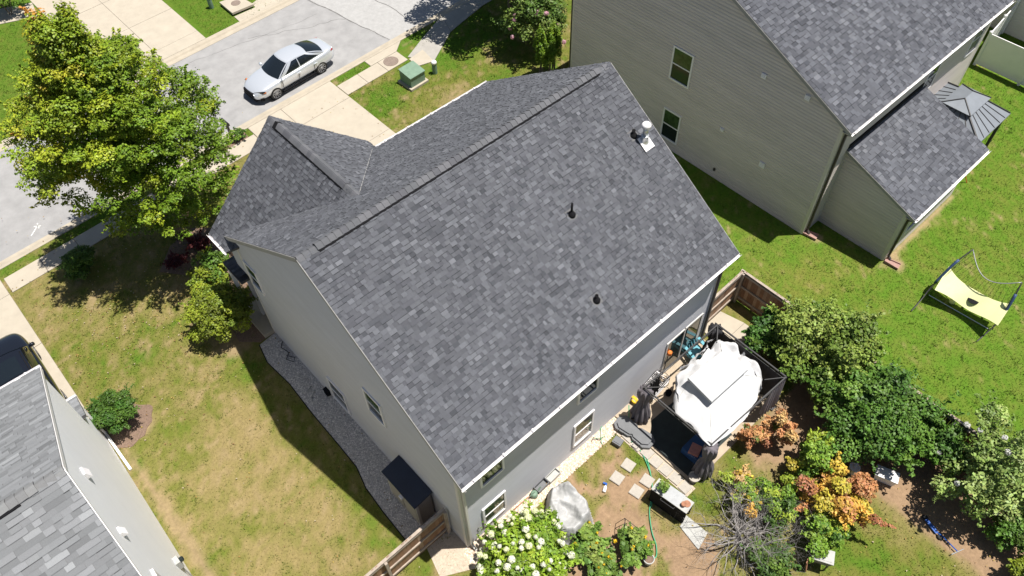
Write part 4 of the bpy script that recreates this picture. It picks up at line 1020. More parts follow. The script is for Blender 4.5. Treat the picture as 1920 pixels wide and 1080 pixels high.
m = MB(); m.tube([(0, 0, -0.05), (0.05, 0.02, 1.2), (0, 0.1, 2.6), (0.1, 0, 5.5)], [0.17, 0.14, 0.12, 0.03], 9); m.build('trunk', M['bark'], t, smooth=True)
for k in range(12):
    q = Cc[k] * np.array([0.9, 0.9, 0.97]); m = MB(); m.tube([(0, 0.05, 2.3), (q[0] * 0.5, q[1] * 0.5, 2.3 + (q[2] - 2.3) * 0.45), q], [0.06, 0.04, 0.012], 6); m.build('limb', M['bark'], t, smooth=True)
ARB = [(0.15, 0.25, 0.02), (0.19, 0.29, 0.024), (0.12, 0.21, 0.018)]
bush('arborvitae', 'slim green arborvitae standing left of its twin by the khaki wall', 'shrub', 18.55, 15.95, 0.44, 1.42, 6500, 0.042, ARB, 137, 50, 0.30, 0.05, up=0.2, kz=0.95, group='arborvitae by the khaki house')
bush('arborvitae', 'slim green arborvitae tight against the khaki house corner', 'shrub', 19.3, 15.75, 0.44, 1.5, 6500, 0.042, ARB, 139, 50, 0.30, 0.05, up=0.2, kz=0.95, group='arborvitae by the khaki house')
bush('arborvitae', 'shorter arborvitae tucked in front of the other two', 'shrub', 18.85, 15.55, 0.36, 1.15, 4200, 0.042, ARB, 140, 40, 0.30, 0.05, up=0.2, kz=0.95, group='arborvitae by the khaki house')
ORA = [(0.48, 0.23, 0.10), (0.53, 0.29, 0.12), (0.40, 0.17, 0.085), (0.52, 0.34, 0.14)]
GY = [(0.58, 0.42, 0.06), (0.60, 0.36, 0.07), (0.44, 0.37, 0.05)]
GN = [(0.15, 0.26, 0.03), (0.20, 0.31, 0.036), (0.28, 0.36, 0.04)]
bush('sapling', 'small rust orange sapling nearest the gazebo', 'sapling', 9.5, -3.98, 0.42, 0.62, 2300, 0.05, ORA[:3] + [(0.12, 0.16, 0.03)], 141, 22, 0.34, 0.2, group='maple saplings')
bush('sapling', 'bright orange sapling beside the rust coloured one near the gazebo', 'sapling', 10.1, -4.45, 0.62, 0.80, 3800, 0.052, ORA + [(0.16, 0.2, 0.03)], 143, 26, 0.33, 0.2, group='maple saplings')
bush('sapling', 'yellow green sapling between the bare shrub and the dark hedge', 'sapling', 10.2, -5.95, 0.75, 0.88, 4600, 0.062, GN, 145, 30, 0.32, 0.2, group='maple saplings')
bush('sapling', 'large orange and gold sapling in the middle of the back yard', 'sapling', 9.45, -7.1, 1.18, 0.95, 9800, 0.06, ORA + GY + GY, 147, 40, 0.26, 0.32, group='maple saplings', sx=0.9, sy=1.2)
bush('sapling', 'peach coloured low sapling next to the white bucket', 'sapling', 10.3, -7.65, 0.58, 0.48, 2500, 0.052, ORA[:2] + [(0.40, 0.22, 0.09), (0.16, 0.2, 0.04)], 149, 22, 0.34, 0.2, group='maple saplings')
bush('sapling', 'leafy green sapling below the orange and gold one', 'sapling', 8.3, -7.45, 0.82, 0.66, 4600, 0.06, GN + [(0.07, 0.15, 0.022)], 151, 30, 0.33, 0.2, group='maple saplings')
bush('sapling', 'green sapling growing up through the bare grey branches', 'sapling', 8.1, -6.1, 0.80, 0.72, 3800, 0.058, GN + [(0.07, 0.14, 0.022), (0.06, 0.12, 0.02)], 153, 30, 0.32, 0.25, group='maple saplings')
bush('sapling', 'small golden sapling among the bare grey branches', 'sapling', 7.45, -5.45, 0.38, 0.62, 1500, 0.05, GY + GN[:1], 155, 16, 0.36, 0.2, group='maple saplings')
bush('sapling', 'low green growth under the bare branches at the bottom edge', 'sapling', 6.6, -6.9, 0.85, 0.45, 3200, 0.055, [(0.07, 0.13, 0.022), (0.055, 0.115, 0.02), (0.11, 0.18, 0.03)], 157, 26, 0.33, 0.2, group='maple saplings')

bush('sapling', 'loose green and gold sapling leaning into the bare branches', 'sapling', 7.9, -5.0, 0.7, 0.55, 2600, 0.055, GN + GY[:1] + ORA[3:], 159, 26, 0.30, 0.3, group='maple saplings')
bush('sapling', 'mixed green sapling between the golden one and the hedge', 'sapling', 9.5, -6.1, 0.72, 0.6, 3000, 0.055, GN + [(0.09, 0.17, 0.025)] + GY[2:], 160, 28, 0.30, 0.3, group='maple saplings')

# bare grey shrub: one branch object for each main limb
dead = thing('bare_shrub', 'bare shrub of tangled grey leafless branches in the back yard', 'shrub', (6.75, -5.8, 0))
r = np.random.default_rng(77)
def limb(m, p_, d, ln, rad, depth):
    pts = [p_]; rr = [rad]
    for i in range(5):
        d = unit(d + r.normal(size=3) * 0.24 + np.array([0, 0, 0.02])); p_ = p_ + d * ln / 5
        if p_[2] < 0.05: p_[2] = 0.05
        pts.append(p_.copy()); rr.append(rad * (1 - 0.16 * (i + 1)))
    m.tube(pts, rr, 5 if depth > 1 else 4)
    if depth > 0:
        for k in range(4 if depth > 1 else 3):
            i = r.integers(2, 6); limb(m, pts[i].copy(), unit(d + r.normal(size=3) * 0.75), ln * r.uniform(0.45, 0.75), rr[i] * 0.62, depth - 1)
for k in range(44):
    a = k / 44 * 6.28 + r.uniform(-.3, .3); e = r.uniform(0.35, 1.1); m = MB()
    limb(m, np.array([0.1 * math.cos(a), 0.1 * math.sin(a), 0.0]), np.array([math.cos(a) * math.cos(e) + 0.12, math.sin(a) * math.cos(e), math.sin(e)]), r.uniform(1.1, 1.95), r.uniform(0.022, 0.042), 3)
    m.build('branch', M['deadwood'], dead)

# vegetable patch
VEG = [(0.12, 0.21, 0.035), (0.16, 0.25, 0.045), (0.09, 0.17, 0.03), (0.20, 0.26, 0.06)]
for (x0, y0, rr_, sd, lb) in ((2.75, -2.75, 0.72, 161, 'sprawling squash plant with yellow blooms beside the grey tarp'), (3.75, -3.7, 0.62, 163, 'leafy vegetable plant with yellow blooms next to the round pot'), (2.6, -3.6, 0.55, 165, 'low vegetable plant at the bottom edge between hydrangea and pot')):
    t = bush('vegetable_plant', lb, 'plant', x0, y0, rr_, 0.42, 1500, 0.075, VEG, sd, 26, 0.32, 0.2, asp=0.85)
    q = np.random.default_rng(sd + 50); YB = [flower_mesh('bloom', [(0.75, 0.48, 0.02), (0.8, 0.58, 0.04)], 3, 10, 0.7)] if x0 < 2.8 and y0 > -3 else YB
    flowers(t, 'bloom', YB, [(q.uniform(-.5, .5) * rr_ * 1.4, q.uniform(-.5, .5) * rr_ * 1.4, 0.74 + q.uniform(-.1, .05)) for _ in range(7)], [q.uniform(0.03, 0.055) for _ in range(7)], sd)

# ---------------------------------------------------------------- cars
def lerp(a, b, t): return np.array(a, float) * (1 - t) + np.array(b, float) * t

def car(name, label, cat, loc, rz, st, gh, paint, rim='alloy', wheels=(1.42, -1.405, 0.80, 0.335), suv=False):
    t = thing(name, label, cat, loc, rz)
    m = MB(); rings = []
    for (x, zs, ws, zm, wm, zb, wb, zt, wt, zc) in st:
        h = [(x, -ws, zs), (x, -wm, zm), (x, -wb, zb), (x, -wt, zt), (x, 0, zc)]
        rings.append(h + [(a, -b, c) for a, b, c in h[3::-1]])
    k = 9; V = [q for rg in rings for q in rg]
    F_ = [(i * k + j, i * k + (j + 1) % k, (i + 1) * k + (j + 1) % k, (i + 1) * k + j) for i in range(len(st) - 1) for j in range(k)]
    F_ += [tuple(range(k)), tuple((len(st) - 1) * k + j for j in range(k - 1, -1, -1))]
    m.add(V, F_); body = m.build('body', M[paint], t, smooth=True)
    sd = body.modifiers.new('smooth', 'SUBSURF'); sd.levels = 2; sd.render_levels = 2
    xwb, xrf, xrr, xrb, wb, wr, zb, zr, zrb = gh
    sv = np.linspace(-1, 1, 11)
    Bf = lambda s: np.array([xwb - 0.17 * s * s, wb * s, zb - 0.03 * s * s]); Rf = lambda s: np.array([xrf - 0.09 * s * s, wr * s, zr + 0.045 * (1 - s * s)])
    Br = lambda s: np.array([xrb + 0.15 * s * s, wb * 0.96 * s, zrb - 0.02 * s * s]); Rr_ = lambda s: np.array([xrr + 0.07 * s * s, wr * 0.97 * s, zr - 0.04 + 0.045 * (1 - s * s)])
    tv = np.linspace(0, 1, 7)
    cab = MB()
    cab.grid([[lerp(Bf(s), Rf(s), a) + np.array([0.02, 0, 0.02]) * math.sin(math.pi * a) for s in sv] for a in tv])
    cab.grid([[lerp(Rr_(s), Br(s), a) + np.array([-0.02, 0, 0.03]) * math.sin(math.pi * a) for s in sv] for a in tv])
    roofz = lambda a, s: lerp(Rf(s), Rr_(s), a) + np.array([0, 0, 0.05 * math.sin(math.pi * a)])
    cab.grid([[roofz(a, s) for s in sv] for a in tv])
    side = lambda a, b, sg: lerp(lerp(Bf(sg), Br(sg), a), roofz(a, sg), b) + np.array([0, sg * 0.035 * math.sin(math.pi * b), 0])
    for sg in (-1, 1): cab.grid([[side(a, b, sg) for a in np.linspace(0, 1, 13)][::sg] for b in tv])
    cb_ = cab.build('cabin', M[paint], body, smooth=True)
    ws = MB(); ws.grid([[lerp(Bf(s), Rf(s), a) + np.array([0.02, 0, 0.02]) * math.sin(math.pi * a) + np.array([0.008, 0, 0.01]) for s in sv * 0.93] for a in np.linspace(0.04, 0.93, 7)]); ws.build('windshield', M['carglass'], t, smooth=True)
    rw = MB(); rw.grid([[lerp(Rr_(s), Br(s), a) + np.array([-0.02, 0, 0.03]) * math.sin(math.pi * a) + np.array([-0.008, 0, 0.01]) for s in sv * 0.90] for a in np.linspace(0.06, 0.92, 7)]); rw.build('rear_window', M['carglass'], t, smooth=True)
    for sg in (-1, 1):
        for (a0, a1) in ((0.10, 0.45), (0.475, 0.90)):
            q = MB(); q.grid([[side(lerp(a0 + 0.13 * b * (a0 < .2), a1 - 0.06 * b * (a1 > .8), c)[()] if False else (a0 + 0.10 * b * (a0 < .2)) * (1 - c) + (a1 - 0.05 * b * (a1 > .8)) * c, b, sg) + np.array([0, sg * 0.008, 0.003]) for c in np.linspace(0, 1, 6)][::sg] for b in np.linspace(0.10, 0.90, 5)]); q.build('side_window', M['carglass'], t, smooth=True)
    if suv:
        q = MB(); q.grid([[roofz(a, s) + np.array([0, 0, 0.008]) for s in sv * 0.62] for a in np.linspace(0.12, 0.5, 5)]); q.build('sunroof', M['carglass'], t, smooth=True)
        for sg in (-1, 1):
            q = MB(); q.tube([roofz(a, sg * 0.9) + np.array([0, 0, 0.05 if 0.1 < a < 0.95 else 0.0]) for a in np.linspace(0.06, 0.98, 9)], 0.018, 6); q.build('roof_rail', M['black'], t, smooth=True)
    fx, rx, tr, wrad = wheels
    for x in (fx, rx):
        for sg in (-1, 1):
            Mx = np.array(Matrix.Rotation(-sg * math.pi / 2, 3, 'X'))
            q = MB(); q.lathe([(wrad + 0.045, -0.13), (wrad + 0.045, 0.0)], 28, c=(x, sg * (tr + 0.02), wrad), M=Mx); q.build('wheel_arch', M['black'], t, smooth=False)
            q = MB(); q.lathe([(wrad * 0.70, -0.15), (wrad * 0.96, -0.15), (wrad, -0.10), (wrad, 0.05), (wrad * 0.95, 0.095), (wrad * 0.72, 0.10), (wrad * 0.70, 0.03), (0.02, 0.0)], 28, c=(x, sg * tr, wrad), M=Mx); w_ = q.build('wheel', M['rubber'], t, smooth=False)
            q = MB(); cc = np.array([x, sg * (tr + 0.075), wrad])
            for j in range(10):
                a = j * math.pi / 5 + 0.1; d = np.array([math.cos(a), 0, math.sin(a)])
                q.bar(cc + d * 0.03, cc + d * wrad * 0.70, 0.026, 0.03, up=(0, 1, 0))
            q.lathe([(wrad * 0.66, -0.01), (wrad * 0.72, -0.01), (wrad * 0.72, 0.02), (wrad * 0.66, 0.02)], 28, c=cc, M=Mx, cap=False); q.lathe([(0.06, 0), (0.05, 0.03)], 12, c=cc, M=Mx)
            q.build('rim', M[rim], w_)
    for sg in (-1, 1):
        q = MB(); q.lathe([(0.02, -0.11), (0.07, -0.09), (0.085, 0), (0.07, 0.08), (0.02, 0.1)], 10, c=(xwb - 0.28, sg * (wb + 0.16), zb + 0.03), M=np.array(Matrix.Rotation(math.pi / 2, 3, 'X'))); q.build('mirror', M[paint], t, smooth=True)
    return t, side, zb

SED = [(-2.44, 0.36, 0.55, 0.55, 0.66, 0.82, 0.64, 0.93, 0.52, 0.96), (-2.34, 0.26, 0.74, 0.55, 0.82, 0.90, 0.76, 1.02, 0.62, 1.05), (-1.95, 0.22, 0.82, 0.58, 0.90, 0.95, 0.84, 1.06, 0.70, 1.09),
       (-1.40, 0.20, 0.84, 0.60, 0.925, 0.95, 0.87, 1.02, 0.76, 1.05), (-0.5, 0.20, 0.83, 0.58, 0.915, 0.92, 0.87, 0.97, 0.78, 1.0), (0.5, 0.20, 0.83, 0.56, 0.915, 0.89, 0.87, 0.95, 0.78, 0.98),
       (1.05, 0.20, 0.84, 0.56, 0.915, 0.86, 0.86, 0.93, 0.74, 0.97), (1.6, 0.20, 0.84, 0.56, 0.91, 0.80, 0.84, 0.88, 0.70, 0.92), (2.05, 0.20, 0.80, 0.50, 0.86, 0.71, 0.76, 0.79, 0.62, 0.83), (2.33, 0.22, 0.66, 0.46, 0.72, 0.61, 0.62, 0.68, 0.50, 0.71), (2.44, 0.28, 0.46, 0.44, 0.50, 0.54, 0.46, 0.60, 0.36, 0.62)]
sedan, sside, szb = car('sedan', 'silver four door sedan parked at the kerb on the street', 'car', (9.24, 24.88, -0.1), math.pi + 0.06, SED, (1.22, 0.30, -0.95, -1.98, 0.79, 0.56, 0.92, 1.40, 1.05), 'silver')
m = MB(); m.box((2.36, 0, 0.53), (0.22, 0.80, 0.22)); m.build('grille', M['black'], sedan)
m = MB(); m.box((2.32, 0, 0.29), (0.26, 1.05, 0.13)); m.build('lower_intake', M['black'], sedan)
for sg in (-1, 1):
    m = MB(); m.add([(2.38, sg * 0.40, 0.60), (2.10, sg * 0.79, 0.66), (1.92, sg * 0.85, 0.72), (2.10, sg * 0.74, 0.76), (2.36, sg * 0.40, 0.68)], [(0, 1, 2, 3, 4)]); m.add([(2.30, sg * 0.38, 0.58), (2.0, sg * 0.75, 0.60), (1.9, sg * 0.78, 0.70), (2.05, sg * 0.70, 0.72), (2.30, sg * 0.38, 0.66)], [(4, 3, 2, 1, 0)]); h = m.build('headlight', M['carglass'], sedan)
    m = MB(); m.box((1.99, sg * 0.81, 0.66), (0.13, 0.04, 0.055), rz=-sg * 0.45); m.build('turn_signal', M['orange'], h)
    m = MB(); m.box((2.12, sg * 0.66, 0.34), (0.2, 0.26, 0.13), rz=-sg * 0.6); m.build('fog_lamp_inset', M['black'], sedan)
    m = MB(); m.box((-2.28, sg * 0.645, 0.86), (0.20, 0.17, 0.12), rz=sg * 0.5); m.build('tail_light', M['red'], sedan)
    for a in (0.30, 0.66):
        q = sside(a, 0, sg); m = MB(); m.box((q[0] - 0.25, sg * 0.925, 0.80), (0.2, 0.03, 0.035)); m.build('door_handle', M['silver'], sedan)
    m = MB(); m.box((0.0, sg * 0.86, 0.21), (2.1, 0.06, 0.08)); m.build('side_sill', M['black'], sedan)
    for xa in (0.98, -0.02, -0.98):
        m = MB(); m.bar((xa, sg * 0.912, 0.34), (xa - 0.04, sg * 0.912, 0.84), 0.012, 0.012); m.build('door_gap', M['black'], sedan)
SUVS = [(-2.38, 0.45, 0.60, 0.70, 0.76, 1.0, 0.76, 1.12, 0.70, 1.14), (-2.28, 0.34, 0.80, 0.72, 0.90, 1.06, 0.88, 1.18, 0.82, 1.2), (-1.5, 0.30, 0.88, 0.74, 0.97, 1.08, 0.93, 1.16, 0.86, 1.18), (-0.3, 0.30, 0.88, 0.72, 0.97, 1.06, 0.94, 1.13, 0.86, 1.15),
        (0.9, 0.30, 0.88, 0.72, 0.97, 1.04, 0.94, 1.12, 0.84, 1.15), (1.4, 0.30, 0.88, 0.70, 0.96, 1.0, 0.92, 1.09, 0.80, 1.13), (2.0, 0.30, 0.84, 0.66, 0.92, 0.94, 0.86, 1.02, 0.74, 1.06), (2.3, 0.34, 0.70, 0.62, 0.78, 0.84, 0.72, 0.92, 0.60, 0.95), (2.4, 0.42, 0.52, 0.60, 0.58, 0.76, 0.54, 0.82, 0.44, 0.84)]
suv, s_, z_ = car('suv', 'black suv with roof rails parked on the driveway at far left', 'car', (-8.2, 15.55, 0.03), math.pi / 2, SUVS, (1.25, 0.62, -1.85, -2.2, 0.86, 0.68, 1.12, 1.70, 1.18), 'blackpaint', wheels=(1.42, -1.4, 0.84, 0.37), suv=True)

# ---------------------------------------------------------------- street things
t = thing('transformer_box', 'green utility transformer box with sloping lid beside the sidewalk', 'utility box', (13.55, 20.1, 0), 0.045)
m = MB(); m.box((0, 0, 0.06), (1.15, 1.1, 0.12)); m.build('pad', M['curb'], t)
m = MB(); a, b = 0.46, 0.43; m.add([(-a, -b, 0.12), (a, -b, 0.12), (a, b, 0.12), (-a, b, 0.12), (-a, -b, 0.66), (a, -b, 0.66), (a, b, 0.78), (-a, b, 0.78)], [(3, 2, 1, 0), (0, 1, 5, 4), (1, 2, 6, 5), (2, 3, 7, 6), (3, 0, 4, 7), (4, 5, 6, 7)]); m.build('cabinet', M['utility'], t)
m = MB(); m.add([(-a - .03, -b - .04, 0.655), (a + .03, -b - .04, 0.655), (a + .03, b + .03, 0.785), (-a - .03, b + .03, 0.785), (-a - .03, -b - .04, 0.70), (a + .03, -b - .04, 0.70), (a + .03, b + .03, 0.83), (-a - .03, b + .03, 0.83)], [(3, 2, 1, 0), (0, 1, 5, 4), (1, 2, 6, 5), (2, 3, 7, 6), (3, 0, 4, 7), (4, 5, 6, 7)]); m.build('lid', M['utility'], t)
def pedestal(x, y, label):
    t = thing('utility_pedestal', label, 'pedestal', (x, y, 0), 0, 'utility pedestals')
    m = MB(); m.lathe([(0.13, 0), (0.13, 0.55), (0.14, 0.56), (0.14, 0.60)], 16); m.build('body', M['utility'], t, smooth=False)
    m = MB(); m.lathe([(0.145, 0.60), (0.145, 0.68), (0.10, 0.74), (0.02, 0.76)], 16); m.build('cap', M['white'], t, smooth=True)
pedestal(14.82, 19.9, 'green pedestal with white cap beside the transformer box')
pedestal(9.45, 33.4, 'green pedestal with white cap on the lawn across the street')
t = thing('mailbox', 'black mailbox on a post between the maple and the driveway', 'mailbox', (4.48, 22.45, 0), 0.045)
m = MB(); m.box((0, 0, 0.55), (0.10, 0.10, 1.1)); m.bar((0, -0.05, 0.75), (0, 0.22, 1.02), 0.06, 0.06); m.build('post', M['darkpipe'], t)
m = MB(); m.add([(sx * 0.10, y, z) for y in (-0.10, 0.42) for sx, z in ((-1, 1.08), (1, 1.08), (1, 1.2), (0.6, 1.29), (-0.6, 1.29), (-1, 1.2))], [(5, 4, 3, 2, 1, 0), (6, 7, 8, 9, 10, 11)] + [(i, (i + 1) % 6, 6 + (i + 1) % 6, 6 + i) for i in range(6)]); m.build('box', M['charcoal'], t)
def disc(name, label, cat, x, y, z, rad, mat, ringmat=None, group=None):
    t = thing(name, label, cat, (x, y, z), 0, group)
    m = MB(); m.lathe([(rad, -0.03), (rad, 0.012), (rad * 0.93, 0.016), (rad * 0.90, 0.008), (rad * 0.2, 0.010)], 28); m.build('lid', M[mat], t)
    return t
disc('manhole_cover', 'round manhole lid in the concrete near the transformer box', 'manhole', 13.75, 22.2 + 0.05, 0.036, 0.40, 'iron', group='manhole lids')
t = thing('storm_inlet', 'concrete storm drain box with dark slot across the street', 'storm drain', (10.5, 32.4, 0), 0.0)
m = MB(); m.prism([(-0.58, 0.85), (-0.60, -0.62), (0.72, -0.70), (0.55, 0.70)], 0.10, 0.22); m.build('top_slab', M['concrete'], t)
m = MB(); m.prism([(-0.5, 0.6), (-0.52, -0.50), (0.62, -0.58), (0.48, 0.5)], -0.05, 0.10); m.build('opening', M['black'], t)
m = MB(); m.lathe([(0.27, 0.21), (0.27, 0.232), (0.2, 0.236), (0.02, 0.232)], 24, c=(0.05, 0.1, 0)); m.build('lid', M['iron'], t)
m = MB(); m.prism([(-0.6, -0.72), (-0.62, -1.4), (2.4, -1.3), (2.6, 0.3), (0.8, -0.3), (0.75, -0.75)], -0.03, 0.035); m.build('gutter_apron', M['concrete'], t)

# ---------------------------------------------------------------- fences
def fence(label, A, B, side, h=1.8, seed=1, group='wooden board fences', grey=0.25, cols=None):
    A = np.array(A, float); B = np.array(B, float); d = B - A; Ln = np.linalg.norm(d); ang = math.atan2(d[1], d[0])
    t = thing('wooden_fence', label, 'fence', (A[0], A[1], 0), ang, group); r = np.random.default_rng(seed); kinds = []
    for k in range(5):
        c = np.array([(0.25, 0.135, 0.075), (0.30, 0.17, 0.10), (0.21, 0.115, 0.068), (0.27, 0.16, 0.10), (0.33, 0.22, 0.15)][k]); m = MB(); w = 0.068; hh = h + [0, .012, -.01, .006, -.015][k]
        P = [(-w, 0.03), (w, 0.03), (w, hh - 0.05), (w * 0.6, hh), (-w * 0.6, hh), (-w, hh - 0.05)]
        m.add([(a, y, b) for y in (-0.01, 0.01) for a, b in P], [(0, 1, 2, 3, 4, 5), (11, 10, 9, 8, 7, 6)] + [(i, 6 + i, 6 + (i + 1) % 6, (i + 1) % 6) for i in range(6)], tuple(c)); kinds.append(m.mesh('board'))
    n = int(Ln / 0.142)
    for k in range(n):
        o = put('board', kinds[r.integers(0, 5)], M['fence'], t); o.location = (0.071 + k * 0.142, r.uniform(-.003, .003), r.uniform(-.012, .012)); o.rotation_euler = (0, 0, r.uniform(-.02, .02))
    for z in (0.30, 0.95, h - 0.16):
        m = MB(); m.box((Ln / 2, side * 0.035, z), (Ln, 0.045, 0.09)); m.build('rail', M['fencegrey'], t)
    m = MB(); m.box((Ln / 2, side * 0.02, h - 0.015), (Ln, 0.10, 0.03)); m.build('cap_rail', M['fencegrey'], t)
    for k in range(int(Ln / 2.3) + 1):
        x = 0.06 + k * 2.3
        if x < Ln + .1:
            m = MB(); m.box((min(x, Ln - .05), side * 0.105, (h - 0.05) / 2), (0.09, 0.09, h - 0.05)); m.build('post', M['fencegrey'], t)
    return t
f1 = fence('wooden fence from the rear house corner out across the side lawn', (-0.10, 0.86), (-6.95, 0.80), 1, seed=3)
f2 = fence('short wooden fence joining the far house corner to the corner post', (11.80, 0.28), (14.25, 0.33), -1, seed=5)
f3 = fence('long wooden fence running behind the tall shrubs on the right', (14.27, 0.40), (14.27, -13.6), -1, seed=7)
t = thing('vinyl_fence', 'white vinyl privacy fence round the yard at top right', 'fence', (35.05, 1.2, 0))
def vpanel(a, b):
    a = np.array(a, float); b = np.array(b, float); Lp = np.linalg.norm(b - a); n = int(Lp / 0.28)
    pn = MB(); pn.bar((*a, 0.95), (*b, 0.95), 0.03, 1.60, up=(0, 0, 1)); p_ = pn.build('panel', M['white'], t)
    for z in (0.16, 1.76):
        q = MB(); q.bar((*a, z), (*b, z), 0.05, 0.13); q.build('rail', M['white'], t)
def vpost(a):
    q = MB(); q.box((*a, 0.95), (0.13, 0.13, 1.9)); q.lathe([(0.10, 1.9), (0.10, 1.93), (0.01, 2.0)], 4, c=(*a, 0)); q.build('post', M['white'], t)
py_ = [0, -2.3, -4.6, -6.9, -9.2]
for a, b in zip(py_[:-1], py_[1:]): vpanel((0, a), (0, b))
for a in py_: vpost((0, a))
px_ = [0, 1.8, 3.5]
for a, b in zip(px_[:-1], px_[1:]): vpanel((a, a * 0.1), (b, b * 0.1))
for a in px_[1:]: vpost((a, a * 0.1))

# ---------------------------------------------------------------- side yard
t = thing('storage_shed', 'taupe storage shed with dark navy lid against the side wall', 'shed', (-0.38, 2.36, 0))
m = MB(); m.box((0, 0, 0.86), (0.60, 1.52, 1.66)); m.build('body', M['shed'], t)
m = MB(); m.add([(-0.40, -0.86, 1.66), (0.34, -0.86, 1.80), (0.34, 0.86, 1.80), (-0.40, 0.86, 1.66), (-0.40, -0.86, 1.72), (0.34, -0.86, 1.88), (0.34, 0.86, 1.88), (-0.40, 0.86, 1.72)], [(3, 2, 1, 0), (0, 1, 5, 4), (1, 2, 6, 5), (2, 3, 7, 6), (3, 0, 4, 7), (4, 5, 6, 7)]); m.build('lid', M['navy'], t)
for y in (-0.38, 0.38):
    m = MB(); m.box((-0.315, y, 0.85), (0.03, 0.70, 1.5)); d_ = m.build('door', M['shed'], t)
m = MB(); m.box((-0.37, -0.02, 1.12), (0.09, 0.16, 0.10)); m.build('latch', M['white'], t)
m = MB()
for y in (-0.765, 0.765): m.box((-0.27, y, 0.86), (0.10, 0.04, 1.62)); 
m.build('corner_trim', M['trim'], t)
m = MB(); m.tube([(-0.62, 8.15, 0.05), (-0.35, 8.30, 0.05), (-0.62, 8.45, 0.05), (-0.36, 8.55, 0.05)], 0.018, 6); m.tube([(-0.62, 8.12, 0.05), (-0.7, 8.0, 0.05)], 0.03, 6)
tag(m.build('gate_latch', M['lightgrey'], smooth=True), 'bent grey metal bracket lying on the side gravel', 'bracket')
m = MB(); m.box((-0.09, 7.85, 0.16), (0.16, 0.22, 0.30)); m.box((-0.09, 7.85, 0.325), (0.19, 0.25, 0.03)); m.box((-0.18, 7.85, 0.2), (0.02, 0.1, 0.1))
tag(m.build('junction_box', M['black']), 'small black box on the side wall by the lower window', 'box')
m = MB(); m.tube([(-0.06, 11.0, 0.06), (-0.25, 10.8, 0.05), (-0.15, 10.4, 0.05), (-0.4, 10.2, 0.05), (-0.25, 9.9, 0.05), (-0.12, 10.05, 0.05), (-0.3, 10.35, 0.05)], 0.016, 6)
tag(m.build('cable', M['charcoal'], smooth=True), 'loose dark cable lying on the side gravel near the porch', 'cable')

# ---------------------------------------------------------------- gazebo on the patio
gz = thing('gazebo', 'patio gazebo with collapsed white canopy and dark tied curtains', 'gazebo', (9.4, -2.1, 0.045))
GP = {'a': (7.50, -0.62), 'b': (11.34, -0.70), 'c': (11.30, -3.64), 'd': (7.48, -3.50)}
g = lambda p_, z: (p_[0] - 9.4, p_[1] + 2.1, z - 0.045)
for k, p_ in GP.items():
    m = MB(); m.bar(g(p_, 0.045), g(p_, 2.1), 0.055, 0.055); m.box(g(p_, 0.055), (0.22, 0.22, 0.02)); m.build('post', M['charcoal'], gz)
for a, b in ('ab', 'bc', 'cd', 'da'):
    m = MB(); m.bar(g(GP[a], 2.12), g(GP[b], 2.12), 0.045, 0.05); m.build('beam', M['charcoal'], gz)
    m = MB(); m.bar(g(GP[a], 1.96), g(GP[b], 1.96), 0.02, 0.02); m.build('curtain_rail', M['charcoal'], gz)
pk_ = np.array([9.38, -2.15])
for k, p_ in GP.items():
    m = MB(); m.bar(g(p_, 2.10), g(lerp(p_, pk_, 0.30), 2.06), 0.03, 0.03); m.build('rafter', M['charcoal'], gz)
def curtain(p_, mat, z0, r0, r1, seed, ox=0, oy=0, zt=2.02):
    q = np.random.default_rng(seed); ph = q.uniform(0, 6.28, 3); m = MB()
    fold = lambda t, z: 0.22 * math.sin(9 * t + ph[0] + z) + 0.12 * math.sin(17 * t + ph[1]) + 0.06 * math.sin(4 * t + ph[2] + 2 * z)
    zs = np.linspace(z0, zt, 12); prof = []
    for z in zs:
        t = (z - z0) / (zt - z0); waist = 1 - 0.45 * math.exp(-((t - 0.55) / 0.18) ** 2); prof.append(((r0 + (r1 - r0) * t) * waist, z - 0.045))
    m.lathe(prof, 56, c=(p_[0] - 9.4 + ox, p_[1] + 2.1 + oy, 0), fold=fold); m.build('curtain', M[mat], gz, smooth=True)
curtain(GP['a'], 'curtain', 0.12, 0.30, 0.20, 1, 0.04, -0.06)
curtain(GP['d'], 'curtain', 0.12, 0.28, 0.20, 2, 0.0, -0.04)
curtain(GP['b'], 'net', 0.3, 0.20, 0.22, 3, -0.1, 0.0)
def drape(P, Q, z0, z1, mat, seed, amp=0.05, n=46):
    q = np.random.default_rng(seed); rows = []
    for i in range(9):
        t = i / 8; row = []
        for j in range(n):
            s = j / (n - 1); b = lerp(P, Q, s); dr_ = unit(np.array(Q) - np.array(P)); nn = np.array([-dr_[1], dr_[0]])
            o = nn * amp * (0.4 + t) * (math.sin(s * 38 + seed) + 0.5 * math.sin(s * 71 + 2 * seed) if mat != 'canopy' else 4.5 * (fbm(np.array([s * 6.0 + seed]), np.array([t * 1.3]), seed, 3)[0] - 0.5)); z = z1 + (z0 - z1) * t * (1 if mat != 'canopy' else 0.45 + 1.1 * fbm(np.array([s * 4.0 + seed]), np.array([0.5]), seed + 2, 3)[0]) + 0.05 * math.sin(s * 23 + seed) * t
            row.append((b[0] + o[0] - 9.4, b[1] + o[1] + 2.1, z - 0.045))
        rows.append(row)
    m = MB(); m.grid(rows); m.build('curtain', M[mat], gz, smooth=True)
drape((11.30, -3.66), (10.45, -3.66), 0.5, 2.05, 'curtainpale', 4, 0.06)
drape((11.27, -0.8), (11.25, -3.5), 0.35, 2.02, 'net', 5, 0.04)
drape((7.55, -0.66), (8.3, -0.66), 1.0, 2.02, 'net', 6, 0.04)
